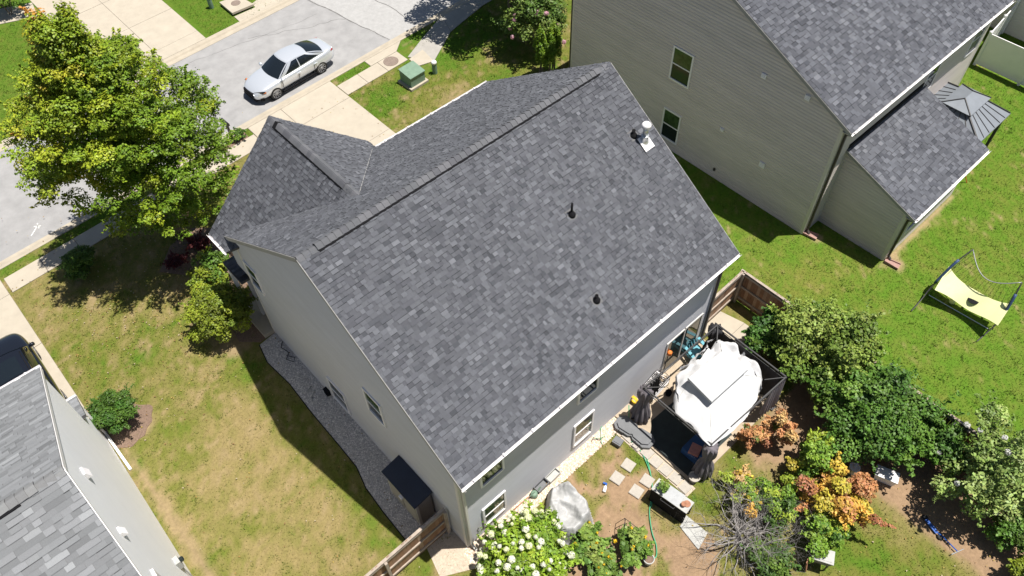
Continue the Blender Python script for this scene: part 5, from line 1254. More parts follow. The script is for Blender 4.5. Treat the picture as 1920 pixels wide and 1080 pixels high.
OUT = [(7.50, -2.05), (8.08, -1.53), (8.70, -1.04), (9.29, -1.05), (9.92, -1.12), (10.95, -1.02), (11.09, -1.58), (11.08, -2.31), (10.95, -3.10), (10.40, -3.36), (9.89, -3.46), (9.33, -3.6), (8.92, -3.66), (8.24, -3.60), (7.46, -3.52), (7.52, -2.73)]
PK = [(8.52, -1.56), (10.40, -1.68), (10.22, -2.70), (8.38, -2.66)]
def resample(P, n):
    P = np.array(P + [P[0]], float); s = np.r_[0, np.cumsum(np.linalg.norm(np.diff(P, axis=0), axis=1))]; u = np.linspace(0, s[-1], n)
    return np.stack([np.interp(u, s, P[:, 0]), np.interp(u, s, P[:, 1])], 1)
nseg = 120; ctr = np.array([9.38, -2.2])
ai = lambda P: np.unwrap(np.arctan2(P[:, 1] - ctr[1], P[:, 0] - ctr[0]))
OO = resample(OUT[::-1], 400); oa = np.arctan2(OO[:, 1] - ctr[1], OO[:, 0] - ctr[0]); orad = np.hypot(OO[:, 0] - ctr[0], OO[:, 1] - ctr[1])
PP = resample(PK[::-1], 400); pa = np.arctan2(PP[:, 1] - ctr[1], PP[:, 0] - ctr[0]); prad = np.hypot(PP[:, 0] - ctr[0], PP[:, 1] - ctr[1])
th = np.linspace(-np.pi, np.pi, nseg + 1)
srt = np.argsort(oa); orr = np.interp(th, oa[srt], orad[srt], period=2 * np.pi); srt = np.argsort(pa); prr = np.interp(th, pa[srt], prad[srt], period=2 * np.pi)
q = np.random.default_rng(12); rows = []
for i, t in enumerate(np.linspace(0, 1, 15)):
    rad = prr * 0.86 + (orr * (1 + 0.10 * (vnoise(th * 4.1 + 9, th * 0, 7) - 0.5)) - prr * 0.86) * t; X = ctr[0] + rad * np.cos(th); Y = ctr[1] + rad * np.sin(th)
    wr_ = (fbm(X * 1.5, Y * 1.5, 5) - 0.5) * 0.9 * t + (vnoise(X * 3.6, Y * 3.6, 8) - 0.5) * 0.42 * t - 0.10 * np.abs(np.sin(X * 3.1 + Y * 2.2)) * t + 0.26 * (vnoise(th * 3.7 + 20, th * 0 + t * 1.5, 5) - 0.5) * t * t
    slack = np.clip(0.30 + 0.9 * np.cos(th - 0.35) + 0.55 * np.exp(-((th - 2.6) / 0.5) ** 2) * 2, 0.22, 1.15)
    Zz = 2.46 - 0.32 * t ** 0.9 + wr_ * slack - 0.14 * np.sin(np.pi * t) * slack
    if t > 0.99: Zz = Zz - 0.16 * (0.6 + fbm(X * 2, Y * 2, 3)) * slack
    rows.append(np.stack([X - 9.4, Y + 2.1, Zz - 0.045], 1))
m = MB(); m.grid(np.array(rows)); cn = m.build('canopy', M['canopy'], gz, smooth=True)
m = MB(); a = [(p_[0] - 9.4, p_[1] + 2.1, 2.66) for p_ in PK]; rg0 = np.array([(8.9 - 9.4, 0.0, 2.74), (9.85 - 9.4, -0.08, 2.74)]); lo = [(x, y, z - 0.06) for x, y, z in a]
m.add(a + [tuple(rg0[0]), tuple(rg0[1])] + lo, [(0, 1, 5, 4), (1, 2, 5), (2, 3, 4, 5), (3, 0, 4), (6, 7, 1, 0), (7, 8, 2, 1), (8, 9, 3, 2), (9, 6, 0, 3)]); m.build('vent_canopy', M['canopy'], gz)

for i in range(4):
    q = MB(); q.tube([np.array(lo[i]), np.array(lo[(i + 1) % 4])], 0.022, 6); q.build('gap_shade', M['steel'], gz)  # dark tubes stand in for shade in the gap below the vent canopy
for i, c_ in enumerate(((7.9, -1.72), (10.95, -1.1), (10.9, -3.05), (7.5, -3.48))):
    q = MB(); A_ = np.array(PK[i]); B_ = np.array(c_); ps = []
    for k in range(15):
        u = A_ + (B_ - A_) * k / 14; dth = math.atan2(u[1] - ctr[1], u[0] - ctr[0]); ii = int(round((dth + math.pi) / (2 * math.pi) * nseg)); rr_ = math.hypot(u[0] - ctr[0], u[1] - ctr[1])
        col_ = np.array([rw_[ii] for rw_ in rows]); rad_ = np.hypot(col_[:, 0] + 9.4 - ctr[0], col_[:, 1] - 2.1 - ctr[1]); ps.append((u[0] - 9.4, u[1] + 2.1, float(np.interp(rr_, rad_, col_[:, 2])) + 0.004))
    q.tube(ps, 0.012, 5); q.build('seam', M['lightgrey'], gz)
def cloth_edge(P, Q, z0, z1, seed):
    drape(P, Q, z0, z1, 'canopy', seed, 0.10, 40)
cloth_edge((7.72, -1.92), (8.72, -1.02), 1.62, 2.16, 7); cloth_edge((9.0, -0.98), (10.8, -1.0), 1.75, 2.14, 8); cloth_edge((11.10, -2.05), (10.35, -3.32), 1.66, 2.14, 9)

# ---------------------------------------------------------------- things on and round the patio
def adirondack(label, x, y, rz, mat):
    t = thing('patio_chair', label, 'chair', (x, y, 0.045), rz)
    for k in range(5):
        m = MB(); m.bar((-0.24 + k * 0.12, -0.20, 0.30), (-0.24 + k * 0.12 * 1.05, -0.58, 1.0 - 0.05 * abs(k - 2)), 0.108, 0.022, up=(1, 0, 0.01)); m.build('back_slat', M[mat], t)
    for k in range(5):
        m = MB(); m.box((0, -0.15 + k * 0.11, 0.32 + k * 0.018), (0.56, 0.10, 0.022)); m.build('seat_slat', M[mat], t)
    for s in (-1, 1):
        m = MB(); m.box((s * 0.34, 0.02, 0.56), (0.12, 0.70, 0.025)); m.build('arm', M[mat], t)
        m = MB(); m.box((s * 0.30, 0.30, 0.28), (0.04, 0.09, 0.56)); m.build('leg', M[mat], t)
        m = MB(); m.bar((s * 0.30, 0.32, 0.34), (s * 0.30, -0.55, 0.04), 0.03, 0.10); m.build('leg', M[mat], t)
    return t
adirondack('teal slatted patio chair beside the sliding door', 10.98, -0.32, R(165), 'teal')
m = MB(); m.prism([(7.05, -3.3), (9.4, -3.35), (9.4, -1.1), (7.75, -1.05), (7.05, -1.6)], 0.048, 0.06); tag(m.build('floor_sheet', M['floor_sheet']), 'flat dark charcoal sheet on the patio under the gazebo', 'floor_sheet')  # thin dark sheet over part of the patio floor
t = thing('patio_sofa', 'dark blue patio sofa with pink cushion under the gazebo corner', 'sofa', (7.95, -2.95, 0.045), 0.0)
m = MB(); m.box((0, 0, 0.20), (0.80, 0.80, 0.36)); m.build('seat', M['blue'], t)
m = MB(); m.box((0.0, -0.36, 0.55), (0.80, 0.16, 0.40)); m.build('backrest', M['blue'], t)
m = MB(); m.box((-0.18, 0.02, 0.44), (0.40, 0.36, 0.13), rz=0.3); m.build('cushion', M['pink'], t)
t = thing('wire_rack', 'pile of black and white wire racks between wall and gazebo', 'rack', (8.75, -0.30, 0.045), 0.1)
for k in range(6):
    m = MB(); z = 0.25 + 0.09 * k; r_ = random.Random(k)
    for j in range(7): m.tube([(-0.45 + j * 0.15, -0.25, z + r_.uniform(-.05, .05)), (-0.45 + j * 0.15 + r_.uniform(-.1, .1), 0.25, z + r_.uniform(-.05, .05))], 0.012, 5)
    m.tube([(-0.5, -0.25, z), (0.5, -0.25, z + r_.uniform(-.06, .06))], 0.014, 5); m.tube([(-0.5, 0.25, z), (0.5, 0.25, z + r_.uniform(-.06, .06))], 0.014, 5); m.build('shelf', M['charcoal' if k % 2 else 'white'], t)
for sx in (-0.5, 0.5):
    for sy in (-0.25, 0.25):
        m = MB(); m.tube([(sx, sy, 0), (sx, sy, 0.82)], 0.014, 5); m.build('leg', M['charcoal'], t)
m = MB(); m.lathe([(0.10, 0), (0.13, 0.16), (0.12, 0.17), (0.03, 0.15)], 14, c=(9.0, -0.75, 0.045)); tag(m.build('black_bucket', M['black']), 'black bucket on the patio under the gazebo beam', 'bucket')
t = thing('string_trimmer', 'orange headed string trimmer leaning on the rear wall', 'trimmer', (9.1, -0.2, 0.02))
m = MB(); m.tube([(0, -0.05, 0.05), (0.42, 0.12, 1.45)], 0.016, 6); m.build('shaft', M['charcoal'], t)
m = MB(); m.lathe([(0.05, -0.1), (0.09, -0.06), (0.09, 0.07), (0.04, 0.11)], 10, c=(0.43, 0.09, 1.5)); m.build('motor', M['orange'], t)
t = thing('hose_reel', 'yellow hose coil at the foot of the rear wall', 'hose', (7.78, -0.10, 0.02))
for k in range(5):
    m = MB(); m.tube([(0.0 + 0.02 * k, 0.17 * math.cos(a) - .02, 0.22 + 0.17 * math.sin(a)) for a in np.linspace(0, 2 * math.pi, 15)], 0.017, 6); m.build('coil', M['yellow'], t)
# grey kayak-like lid
t = thing('grey_lid', 'dark grey moulded plastic lid lying beside the patio', 'lid', (6.93, -0.98, 0.0), R(-84))
P = [(-0.78, -0.20), (-0.60, -0.34), (-0.1, -0.30), (0.0, -0.22), (0.10, -0.30), (0.55, -0.34), (0.76, -0.18), (0.76, 0.14), (0.55, 0.30), (0.1, 0.26), (0.0, 0.20), (-0.1, 0.26), (-0.6, 0.32), (-0.78, 0.16)]
m = MB(); m.prism(P, 0.06, 0.20); m.prism([(a * 0.86, b * 0.78) for a, b in P], 0.20, 0.27); m.build('shell', M['greyplastic'], t)
for a in (-0.35, 0.35):
    m = MB(); m.tube([(a - 0.1, -0.33, 0.26), (a - 0.1, -0.42, 0.30), (a + 0.1, -0.42, 0.30), (a + 0.1, -0.33, 0.26)], 0.014, 6); m.build('handle', M['black'], t)
m = MB(); m.box((6.22, -0.82, 0.10), (0.26, 0.30, 0.18), rz=0.2); m.box((6.22, -0.82, 0.20), (0.29, 0.33, 0.03), rz=0.2); m.box((6.22, -0.82, 0.225), (0.2, 0.24, 0.03), rz=0.2)
tag(m.build('valve_box', M['greyplastic']), 'small dark grey box on the grass beside the grey lid', 'box')
t = thing('sprinkler_stand', 'thin green sprinkler stand on the stone chips by the wall', 'stand', (5.88, -0.32, 0.0))
m = MB(); m.tube([(0, 0, 0), (-0.02, 0.05, 0.85)], 0.012, 6); m.tube([(-0.12, 0.02, 0.80), (-0.02, 0.05, 0.85), (0.08, 0.08, 0.82)], 0.012, 6); m.build('pole', M['green'], t)
for k in range(3):
    a = k * 2.1; m = MB(); m.tube([(0, 0, 0.16), (0.24 * math.cos(a), 0.24 * math.sin(a), 0.02)], 0.012, 6); m.build('foot', M['green'], t)
# four stepping stones
for (x, y, lb) in ((5.88, -1.64, 'stepping stone nearest the grey lid'), (5.25, -1.70, 'stepping stone nearest the rear wall and blue bottle'), (5.92, -2.46, 'stepping stone beside the green hose'), (5.37, -2.47, 'stepping stone nearest the grill')):
    m = MB(); rz = 0.18; m.box((x, y, 0.03), (0.40, 0.40, 0.05), rz=rz); m.box((x, y, 0.058), (0.37, 0.37, 0.012), rz=rz); tag(m.build('stepping_stone', M['paver']), 'square grey ' + lb, 'paver', 'stepping stones in the back yard')
t = thing('spray_bottle', 'white and blue bottle lying on the dry grass', 'bottle', (4.66, -1.68, 0.06), 0.5)
My = np.array(Matrix.Rotation(math.pi / 2, 3, 'Y')); m = MB(); m.lathe([(0.05, -0.13), (0.06, -0.11), (0.06, 0.05), (0.03, 0.11)], 12, M=My); m.build('body', M['white'], t, smooth=True)
m = MB(); m.lathe([(0.035, 0.11), (0.035, 0.2)], 10, M=My); m.box((0.18, 0.05, 0), (0.06, 0.12, 0.04)); m.build('nozzle', M['scooter'], t)
HP = [(7.62, -0.08), (7.2, -0.45), (6.78, -0.72), (6.62, -1.02), (6.60, -1.5), (6.35, -2.1), (6.05, -2.55), (5.66, -2.9), (5.2, -3.2), (4.9, -3.5), (4.66, -3.8), (4.45, -4.15), (4.15, -4.38), (3.9, -4.2)]
def spline(P, n):
    P = np.array(P, float); t = np.linspace(0, len(P) - 1, n); o = []
    for q in t:
        i = min(int(q), len(P) - 2); f = q - i; p0 = P[max(i - 1, 0)]; p1 = P[i]; p2 = P[i + 1]; p3 = P[min(i + 2, len(P) - 1)]
        o.append(0.5 * ((2 * p1) + (-p0 + p2) * f + (2 * p0 - 5 * p1 + 4 * p2 - p3) * f * f + (-p0 + 3 * p1 - 3 * p2 + p3) * f ** 3))
    return o
m = MB(); m.tube([(q[0], q[1], 0.045 + (0.26 if -1.35 < q[1] < -0.62 and q[0] < 6.98 and q[0] > 6.6 else 0) * 0) for q in spline(HP, 70)], 0.02, 6)
m.tube([(q[0] + 0.07 + 0.05 * math.sin(i * .2), q[1] + 0.03, 0.045) for i, q in enumerate(spline(HP[3:9], 40))], 0.018, 6)
tag(m.build('garden_hose', M['green'], smooth=True), 'green garden hose winding from the patio to the round pot', 'hose')
# grill cart
t = thing('grill_cart', 'grey topped grill cart with black front between hose and bare shrub', 'grill', (5.78, -3.55, 0), R(-82))
m = MB(); m.box((0, 0, 0.46), (0.62, 0.46, 0.80)); m.build('cabinet', M['black'], t)
m = MB(); m.box((0, 0, 0.88), (0.66, 0.50, 0.05)); m.build('hood', M['steel'], t)
for s in (-1, 1):
    m = MB(); m.box((s * 0.50, 0, 0.86), (0.34, 0.48, 0.04)); m.build('side_shelf', M['lightgrey'], t)
    for y in (-0.2, 0.2):
        m = MB(); m.box((s * 0.64, y, 0.43), (0.04, 0.04, 0.86)); m.build('leg', M['black'], t)
m = MB(); m.box((0, -0.24, 0.42), (1.26, 0.02, 0.80)); m.build('front_panel', M['black'], t)
m = MB(); m.tube([(-0.25, -0.28, 0.80), (-0.25, -0.33, 0.80), (0.25, -0.33, 0.80), (0.25, -0.28, 0.80)], 0.014, 6); m.build('handle', M['charcoal'], t)
m = MB(); m.lathe([(0.07, 0), (0.09, 0.13), (0.08, 0.14), (0.02, 0.11)], 12, c=(5.78, -4.0, 0.88)); m.lathe([(0.11, 0), (0.12, 0.015), (0.02, 0.012)], 14, c=(5.9, -4.05, 0.885)); tag(m.build('clay_pot', M['terra']), 'small brown clay pot on the end shelf of the grill cart', 'pot')
bush('potted_herb', 'green herb plant standing on the hose end of the grill cart', 'plant', 5.74, -3.2, 0.2, 0.2, 500, 0.04, VEG, 171, 10, 0.45, 0.2).location.z = 0.88
m = MB(); m.prism([(5.50, -4.25), (5.95, -4.15), (6.0, -5.0), (5.35, -5.15)], -0.01, 0.035); tag(m.build('stone_slab', M['lightgrey']), 'flat grey slab on the dirt beyond the grill cart', 'slab')
m = MB(); m.lathe([(0.13, 0), (0.19, 0.24), (0.20, 0.26), (0.16, 0.26), (0.15, 0.18), (0.02, 0.17)], 22, c=(7.1, -3.50, 0.02)); tag(m.build('planter', M['paver']), 'cream round planter at the patio corner', 'planter')
t = thing('plant_pot', 'round white rimmed pot of soil at the end of the hose', 'pot', (3.88, -4.30, 0))
m = MB(); m.lathe([(0.13, 0), (0.17, 0.28), (0.18, 0.30), (0.15, 0.30), (0.14, 0.26), (0.02, 0.25)], 22); m.build('pot', M['lightgrey'], t)
m = MB(); m.lathe([(0.14, 0.255), (0.14, 0.262), (0.02, 0.265)], 16); m.build('soil', M['mulch'], t)
m = MB(); m.tube([(4.25, -2.95, 0), (4.2, -2.98, 0.5), (4.1, -3.0, 0.85), (3.95, -3.15, 0.9), (3.7, -3.3, 0.7), (3.55, -3.35, 0)], 0.012, 5); m.tube([(4.05, -2.75, 0), (4.1, -3.0, 0.85), (4.25, -3.5, 0.6), (4.3, -3.6, 0)], 0.012, 5); m.tube([(4.2, -2.98, 0.5), (3.62, -3.3, 0.45)], 0.01, 5)
tag(m.build('plant_hoop', M['darkpipe'], smooth=True), 'bent wire plant hoops over the vegetable patch', 'hoop')
# covered furniture
t = thing('covered_table', 'patio table hidden under a wrinkled grey tarp beside the hydrangea', 'tarp', (3.05, -1.42, 0))
TO = np.array([(3.70, -0.85), (3.17, -0.56), (2.50, -1.0), (2.28, -1.90), (2.62, -2.30), (3.45, -2.15), (3.74, -1.78)]) * 1.0 - np.array([3.05, -1.42])
TO = TO * 1.08
TO = TO[np.argsort(np.arctan2(TO[:, 1], TO[:, 0]))]; na_ = 80; gv = np.linspace(-1.25, 1.25, na_); X, Y = np.meshgrid(gv, gv, indexing='ij')
sd_ = np.full(X.shape, 9.0)                       # distance inside the footprint
for a, b in zip(TO, np.roll(TO, -1, 0)):
    e = (b - a) / np.linalg.norm(b - a); sd_ = np.minimum(sd_, e[0] * (Y - a[1]) - e[1] * (X - a[0]))
rip = fbm(X * 3 + Y * 1.2, Y * 3 - X * 1.2, 6, 3) - 0.5; fold = np.abs(np.sin(X * 4.2 + Y * 2.0 + 3 * rip)) ** 0.6
sd2 = sd_ + 0.14 * (fbm(X * 2.3 + 4, Y * 2.3 + 8, 9, 3) - 0.5)
top = 0.92 + 0.16 * X - 0.05 * Y + 0.30 * rip - 0.10 * fold + 0.18 * np.exp(-((X - 0.45) ** 2 + (Y - 0.42) ** 2) / 0.03) - 0.16 * np.exp(-((X + 0.1) ** 2 + (Y + 0.25) ** 2) / 0.12)
Zt = top * sstep(-0.02, 0.20, sd2) ** 0.7
idx = np.arange(na_ * na_).reshape(na_, na_); F_ = np.stack([idx[:-1, :-1], idx[1:, :-1], idx[1:, 1:], idx[:-1, 1:]], -1).reshape(-1, 4); F_ = F_[Zt.ravel()[F_].max(1) > 0.02]
put('cover', fastmesh('cover', np.stack([X.ravel(), Y.ravel(), Zt.ravel() + 0.01], 1), F_), M['tarp'], t, smooth=True)
for sx in (-0.35, 0.35):
    for sy in (-0.35, 0.35):
        m = MB(); m.box((sx, sy, 0.3), (0.05, 0.05, 0.6)); m.build('leg', M['charcoal'], t)
# things leaning along the rear wall
t = thing('watering_can', 'dark green watering can at the foot of the rear wall', 'watering can', (2.75, -0.22, 0.0))
m = MB(); m.lathe([(0.11, 0), (0.13, 0.03), (0.12, 0.22), (0.08, 0.25)], 14); m.build('body', M['utility'], t, smooth=True)
m = MB(); m.tube([(0.1, 0, 0.08), (0.30, 0, 0.28)], [0.03, 0.02], 8); m.build('spout', M['utility'], t); m = MB(); m.tube([(-0.11, 0, 0.2), (-0.2, 0, 0.28), (-0.05, 0, 0.34), (0.05, 0, 0.26)], 0.012, 6); m.build('handle', M['utility'], t)
t = thing('crate', 'low dark crate against the rear wall stones', 'crate', (3.15, -0.16, 0), 0.05)
for (c, d) in (((0, 0, 0.03), (0.5, 0.24, 0.03)), ((0, -0.12, 0.11), (0.5, 0.02, 0.18)), ((0, 0.12, 0.11), (0.5, 0.02, 0.18)), ((-0.25, 0, 0.11), (0.02, 0.24, 0.18)), ((0.25, 0, 0.11), (0.02, 0.24, 0.18))):
    m = MB(); m.box(c, d); m.build('side', M['greyplastic'], t)
t = thing('crate', 'pale grey planter box against the rear wall stones', 'planter', (3.68, -0.17, 0), 0.05)
for (c, d) in (((0, 0, 0.10), (0.46, 0.20, 0.03)), ((0, -0.12, 0.11), (0.5, 0.02, 0.2)), ((0, 0.12, 0.11), (0.5, 0.02, 0.2)), ((-0.25, 0, 0.11), (0.02, 0.24, 0.2)), ((0.25, 0, 0.11), (0.02, 0.24, 0.2))):
    m = MB(); m.box(c, d); m.build('side', M['lightgrey'], t)
m = MB(); m.tube([(1.9, -0.12, 0.06), (2.7, -0.14, 0.06)], 0.02, 6); m.tube([(2.7, -0.14, 0.06), (2.78, -0.1, 0.05)], 0.03, 6); tag(m.build('broom_handle', M['terra'], smooth=True), 'reddish wooden handle lying along the rear wall', 'handle')

# ---------------------------------------------------------------- far end of the back yard
t = thing('cooler', 'white lidded cooler at the foot of the dark hedge', 'cooler', (11.80, -7.86, 0), R(-70))
m = MB(); m.add([(-0.30, -0.15, 0), (0.30, -0.15, 0), (0.30, 0.15, 0), (-0.30, 0.15, 0), (-0.35, -0.19, 0.34), (0.35, -0.19, 0.34), (0.35, 0.19, 0.34), (-0.35, 0.19, 0.34)], [(3, 2, 1, 0), (0, 1, 5, 4), (1, 2, 6, 5), (2, 3, 7, 6), (3, 0, 4, 7), (4, 5, 6, 7)]); m.build('body', M['white'], t)
m = MB(); m.box((0, 0, 0.37), (0.74, 0.42, 0.06)); m.box((0, 0, 0.41), (0.60, 0.30, 0.03)); m.build('lid', M['white'], t)
t = thing('bucket', 'white round bucket with lid beside the peach sapling', 'bucket', (11.25, -6.98, 0))
m = MB(); m.lathe([(0.14, 0), (0.17, 0.34)], 20); m.build('body', M['white'], t, smooth=False)
m = MB(); m.lathe([(0.185, 0.33), (0.185, 0.37), (0.15, 0.37), (0.14, 0.35), (0.02, 0.35)], 20); m.box((0.03, 0.02, 0.37), (0.14, 0.05, 0.03), rz=.6); m.build('lid', M['white'], t)
t = thing('kick_scooter', 'blue kick scooter lying on the dirt in leaf shade', 'scooter', (11.45, -9.75, 0.03), R(-108))
m = MB(); m.box((0.05, 0, 0.05), (0.50, 0.11, 0.03)); m.build('deck', M['scooter'], t)
m = MB(); m.tube([(0.30, 0, 0.06), (0.42, 0.06, 0.07), (1.05, 0.14, 0.08)], 0.02, 6); m.build('steering_tube', M['scooter'], t)
m = MB(); m.tube([(1.03, -0.1, 0.08), (1.06, 0.36, 0.09)], 0.016, 6); m.build('handlebar', M['steel'], t)
for x in (-0.26, 0.44):
    m = MB(); m.lathe([(0.09, -0.015), (0.1, 0), (0.09, 0.015), (0.03, 0.015)], 16, c=(x, 0.02, 0.04)); m.build('wheel', M['rubber'], t)
t = thing('garden_cart', 'grey lidded garden cart with wooden board at the bottom edge', 'cart', (7.75, -7.98, 0), R(-62))
m = MB(); m.add([(-0.24, -0.16, 0.40), (0.24, -0.16, 0.40), (0.24, 0.16, 0.40), (-0.24, 0.16, 0.40), (-0.30, -0.21, 0.72), (0.30, -0.21, 0.72), (0.30, 0.21, 0.72), (-0.30, 0.21, 0.72)], [(3, 2, 1, 0), (0, 1, 5, 4), (1, 2, 6, 5), (2, 3, 7, 6), (3, 0, 4, 7), (4, 5, 6, 7)]); m.build('bin', M['greyplastic'], t)
m = MB(); m.box((0, 0, 0.74), (0.64, 0.45, 0.04)); m.box((0, 0, 0.765), (0.5, 0.32, 0.02)); m.build('lid', M['lightgrey'], t)
m = MB(); m.bar((-0.30, -0.30, 0.05), (-0.42, -0.28, 0.55), 0.22, 0.03); m.build('board', M['terra'], t)
for sx in (-0.22, 0.22):
    for sy in (-0.15, 0.15):
        m = MB(); m.box((sx, sy, 0.2), (0.04, 0.04, 0.42)); m.build('leg', M['charcoal'], t)

# ---------------------------------------------------------------- neighbour's yard
t = thing('metal_gazebo', 'dark standing seam metal gazebo roof behind the lean-to', 'gazebo', (27.9, -0.85, 0), 0)
hx, hy_ = 1.38, 1.55; ux, uy = 0.72, 0.52
def hip(bx, by, z0, rx, z1, dx=0, dy=0):
    return [(-bx, -by, z0), (bx, -by, z0), (bx, by, z0), (-bx, by, z0), (-rx, 0, z1), (rx, 0, z1)]
lo = [(-hx, -hy_, 2.35), (hx, -hy_, 2.35), (hx, hy_, 2.35), (-hx, hy_, 2.35)]; up_ = [(-ux, -uy, 2.86), (ux, -uy, 2.86), (ux, uy, 2.86), (-ux, uy, 2.86)]
for i in range(4):
    j = (i + 1) % 4; a, b, c, d = map(np.array, (lo[i], lo[j], up_[j], up_[i])); n_ = 6
    for k in range(n_):
        t0, t1 = k / n_, (k + 1) / n_; m = MB(); P = [lerp(a, b, t0), lerp(a, b, t1), lerp(d, c, t1), lerp(d, c, t0)]
        m.add([tuple(q) for q in P] + [(q[0], q[1], q[2] - 0.015) for q in P], [(0, 1, 2, 3), (7, 6, 5, 4), (0, 4, 5, 1), (1, 5, 6, 2), (2, 6, 7, 3), (3, 7, 4, 0)]); pn = m.build('roof_panel', M['metalroof'], t)
        m = MB(); m.bar(P[0] + np.array([0, 0, 0.012]), P[3] + np.array([0, 0, 0.012]), 0.022, 0.03); m.build('seam', M['charcoal'], pn)
    m = MB(); m.bar(a + np.array([0, 0, .02]), d + np.array([0, 0, .02]), 0.06, 0.04); m.build('hip_cap', M['charcoal'], t)
    m = MB(); m.bar(a + np.array([0, 0, -.04]), b + np.array([0, 0, -.04]), 0.06, 0.08); m.build('eave_beam', M['metalroof'], t)
    m = MB(); m.box((a[0] * 0.92, a[1] * 0.92, 1.15), (0.12, 0.12, 2.3)); m.build('post', M['charcoal'], t)
H = hip(ux + 0.16, uy + 0.14, 2.95, 0.35, 3.22); m = MB(); m.add(H, [(0, 1, 5, 4), (1, 2, 5), (2, 3, 4, 5), (3, 0, 4), (3, 2, 1, 0)]); tp = m.build('top_tier', M['metalroof'], t)
for a, b in ((0, 4), (1, 5), (2, 5), (3, 4)):
    m = MB(); m.bar(np.array(H[a]) + np.array([0, 0, .015]), np.array(H[b]) + np.array([0, 0, .015]), 0.04, 0.03); m.build('hip_cap', M['charcoal'], tp)
for (x, y, rz, lb) in ((19.25, 0.20, R(-75), 'splash block at the khaki house corner downspout'), (20.33, -3.0, R(-80), 'splash block at the lean-to corner downspout')):
    m = MB(); m.add([(-0.30, -0.08, 0.0), (0.30, -0.14, 0.0), (0.30, 0.14, 0.0), (-0.30, 0.08, 0.0), (-0.30, -0.08, 0.09), (0.30, -0.14, 0.05), (0.30, 0.14, 0.05), (-0.30, 0.08, 0.09)], [(3, 2, 1, 0), (0, 1, 5, 4), (1, 2, 6, 5), (2, 3, 7, 6), (3, 0, 4, 7), (4, 5, 6, 7)])
    m.bar((-0.3, -0.1, 0.11), (0.3, -0.155, 0.08), 0.03, 0.06); m.bar((-0.3, 0.1, 0.11), (0.3, 0.155, 0.08), 0.03, 0.06)
    o = tag(m.build('splash_block', M['splash']), 'brown ' + lb, 'splash block', 'splash blocks'); o.location = (x, y, 0.01); o.rotation_euler = (0, 0, rz)
t = thing('garden_stake', 'thin orange stake leaning in the grass beside the lean-to', 'stake', (26.9, -2.75, 0)); m = MB(); m.tube([(0, 0, 0), (-0.25, 0.3, 0.75)], 0.022, 6); m.build('rod', M['orange'], t); m = MB(); m.lathe([(0.03, -0.03), (0.04, 0.0), (0.02, 0.04)], 8, c=(-0.25, 0.3, 0.77)); m.build('tip', M['terra'], t)
# rebounder net
t = thing('rebounder_net', 'arched soccer rebounder with yellow net and blue pads on the lawn', 'sports net', (19.9, -6.0, 0))
o_ = np.array([19.9, -6.0, 0]); LT = np.array([21.25, -5.12, 2.0]) - o_; RT = np.array([21.05, -7.14, 2.0]) - o_; LF = np.array([18.75, -4.80, 0.03]) - o_; RF = np.array([19.25, -7.24, 0.03]) - o_
LB = np.array([20.05, -4.78, 0.04]) - o_; RB = np.array([20.25, -7.36, 0.04]) - o_
def arc(F_, B_, T_): return spline([F_, lerp(F_, B_, 0.55) + np.array([0, 0, 0.10]), np.array([B_[0], B_[1], 0.55]), lerp(B_, T_, 0.45) + np.array([0.02, 0, 0.62]), T_], 26)
AL = arc(LF, LB, LT); AR = arc(RF, RB, RT)
for A_ in (AL, AR):
    m = MB(); m.tube(A_, 0.026, 7); m.build('side_frame', M['charcoal'], t, smooth=True)
    m = MB(); m.tube([q + np.array([0, 0.0, 0]) for q in A_[13:21]], 0.055, 8); m.build('pad', M['padblue'], t, smooth=True)
    m = MB(); m.tube([A_[9], A_[25] * 0.5 + A_[9] * 0.5 + np.array([-.1, 0, -.1]), A_[25]], 0.008, 5); m.build('guy_line', M['charcoal'], t)
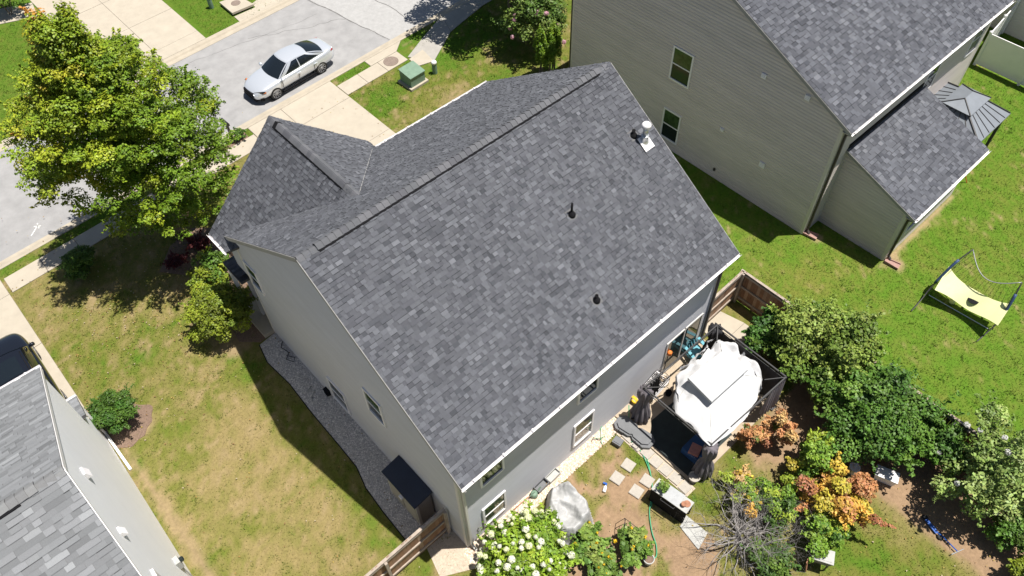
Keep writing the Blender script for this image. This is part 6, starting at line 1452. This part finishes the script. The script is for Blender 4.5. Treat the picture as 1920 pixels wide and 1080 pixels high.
m = MB(); m.tube([LT + (RT - LT) * s + np.array([-0.50 * math.sin(math.pi * s), 0, -0.36 * math.sin(math.pi * s)]) for s in np.linspace(0, 1, 20)], 0.018, 6); m.build('top_cord', M['steel'], t, smooth=True)
for j in range(1, 16):
    s = j / 16; q0 = LT + (RT - LT) * s + np.array([-0.50 * math.sin(math.pi * s), 0, -0.36 * math.sin(math.pi * s)]); q1 = lerp(np.array([20.74, -4.82, 1.14]) - o_, np.array([20.76, -7.34, 1.14]) - o_, s) + np.array([-.18, 0, -.24]) * math.sin(math.pi * s); q = MB(); q.tube([q0, q1], 0.005, 4); q.build('net_cord', M['charcoal'], t)
m = MB(); m.tube([np.array([19.95, -4.86, 0.05]) - o_, np.array([20.1, -7.25, 0.05]) - o_], 0.02, 6); m.build('base_bar', M['galv'], t)
rows = []
UL, UR, DL, DR = [np.array(q) - o_ for q in ((20.72, -4.80, 1.16), (20.74, -7.34, 1.16), (19.62, -4.98, 0.80), (19.74, -7.45, 0.80))]
for i in range(9):
    v = i / 8; row = []
    for j in range(27):
        s = j / 26; p_ = lerp(lerp(UL, UR, s), lerp(DL, DR, s), v); pinch = math.sin(math.pi * s)
        p_ = p_ + np.array([(-0.18 + 0.42 * v) * pinch, 0, -0.24 * pinch - 0.05 * math.sin(s * 9 + v * 3)]); row.append(p_)
    rows.append(row)
rows = np.array(rows); m = MB(); m.grid(rows); nt_ = m.build('net_panel', M['netyellow'], t, smooth=True)
cc = rows[4, 14] + np.array([0.02, 0, 0.02]); m = MB(); m.lathe([(0.20, 0.0), (0.20, 0.012), (0.02, 0.014)], 20, c=cc); m.bar(cc + np.array([0.05, 0, 0.02]), cc + np.array([0.42, 0.02, 0.02]), 0.10, 0.015); m.build('target_patch', M['black'], t)
m = MB()
for a in np.linspace(0, math.pi, 7)[1:-1]: pass
m.lathe([(0.115 * math.sin(a) + 1e-4, -0.115 * math.cos(a)) for a in np.linspace(0.02, math.pi - 0.02, 12)], 18, c=(20.25, -5.66, 0.12)); tag(m.build('ball', M['netyellow'], smooth=True), 'pale yellow ball on the grass beside the rebounder net', 'ball')
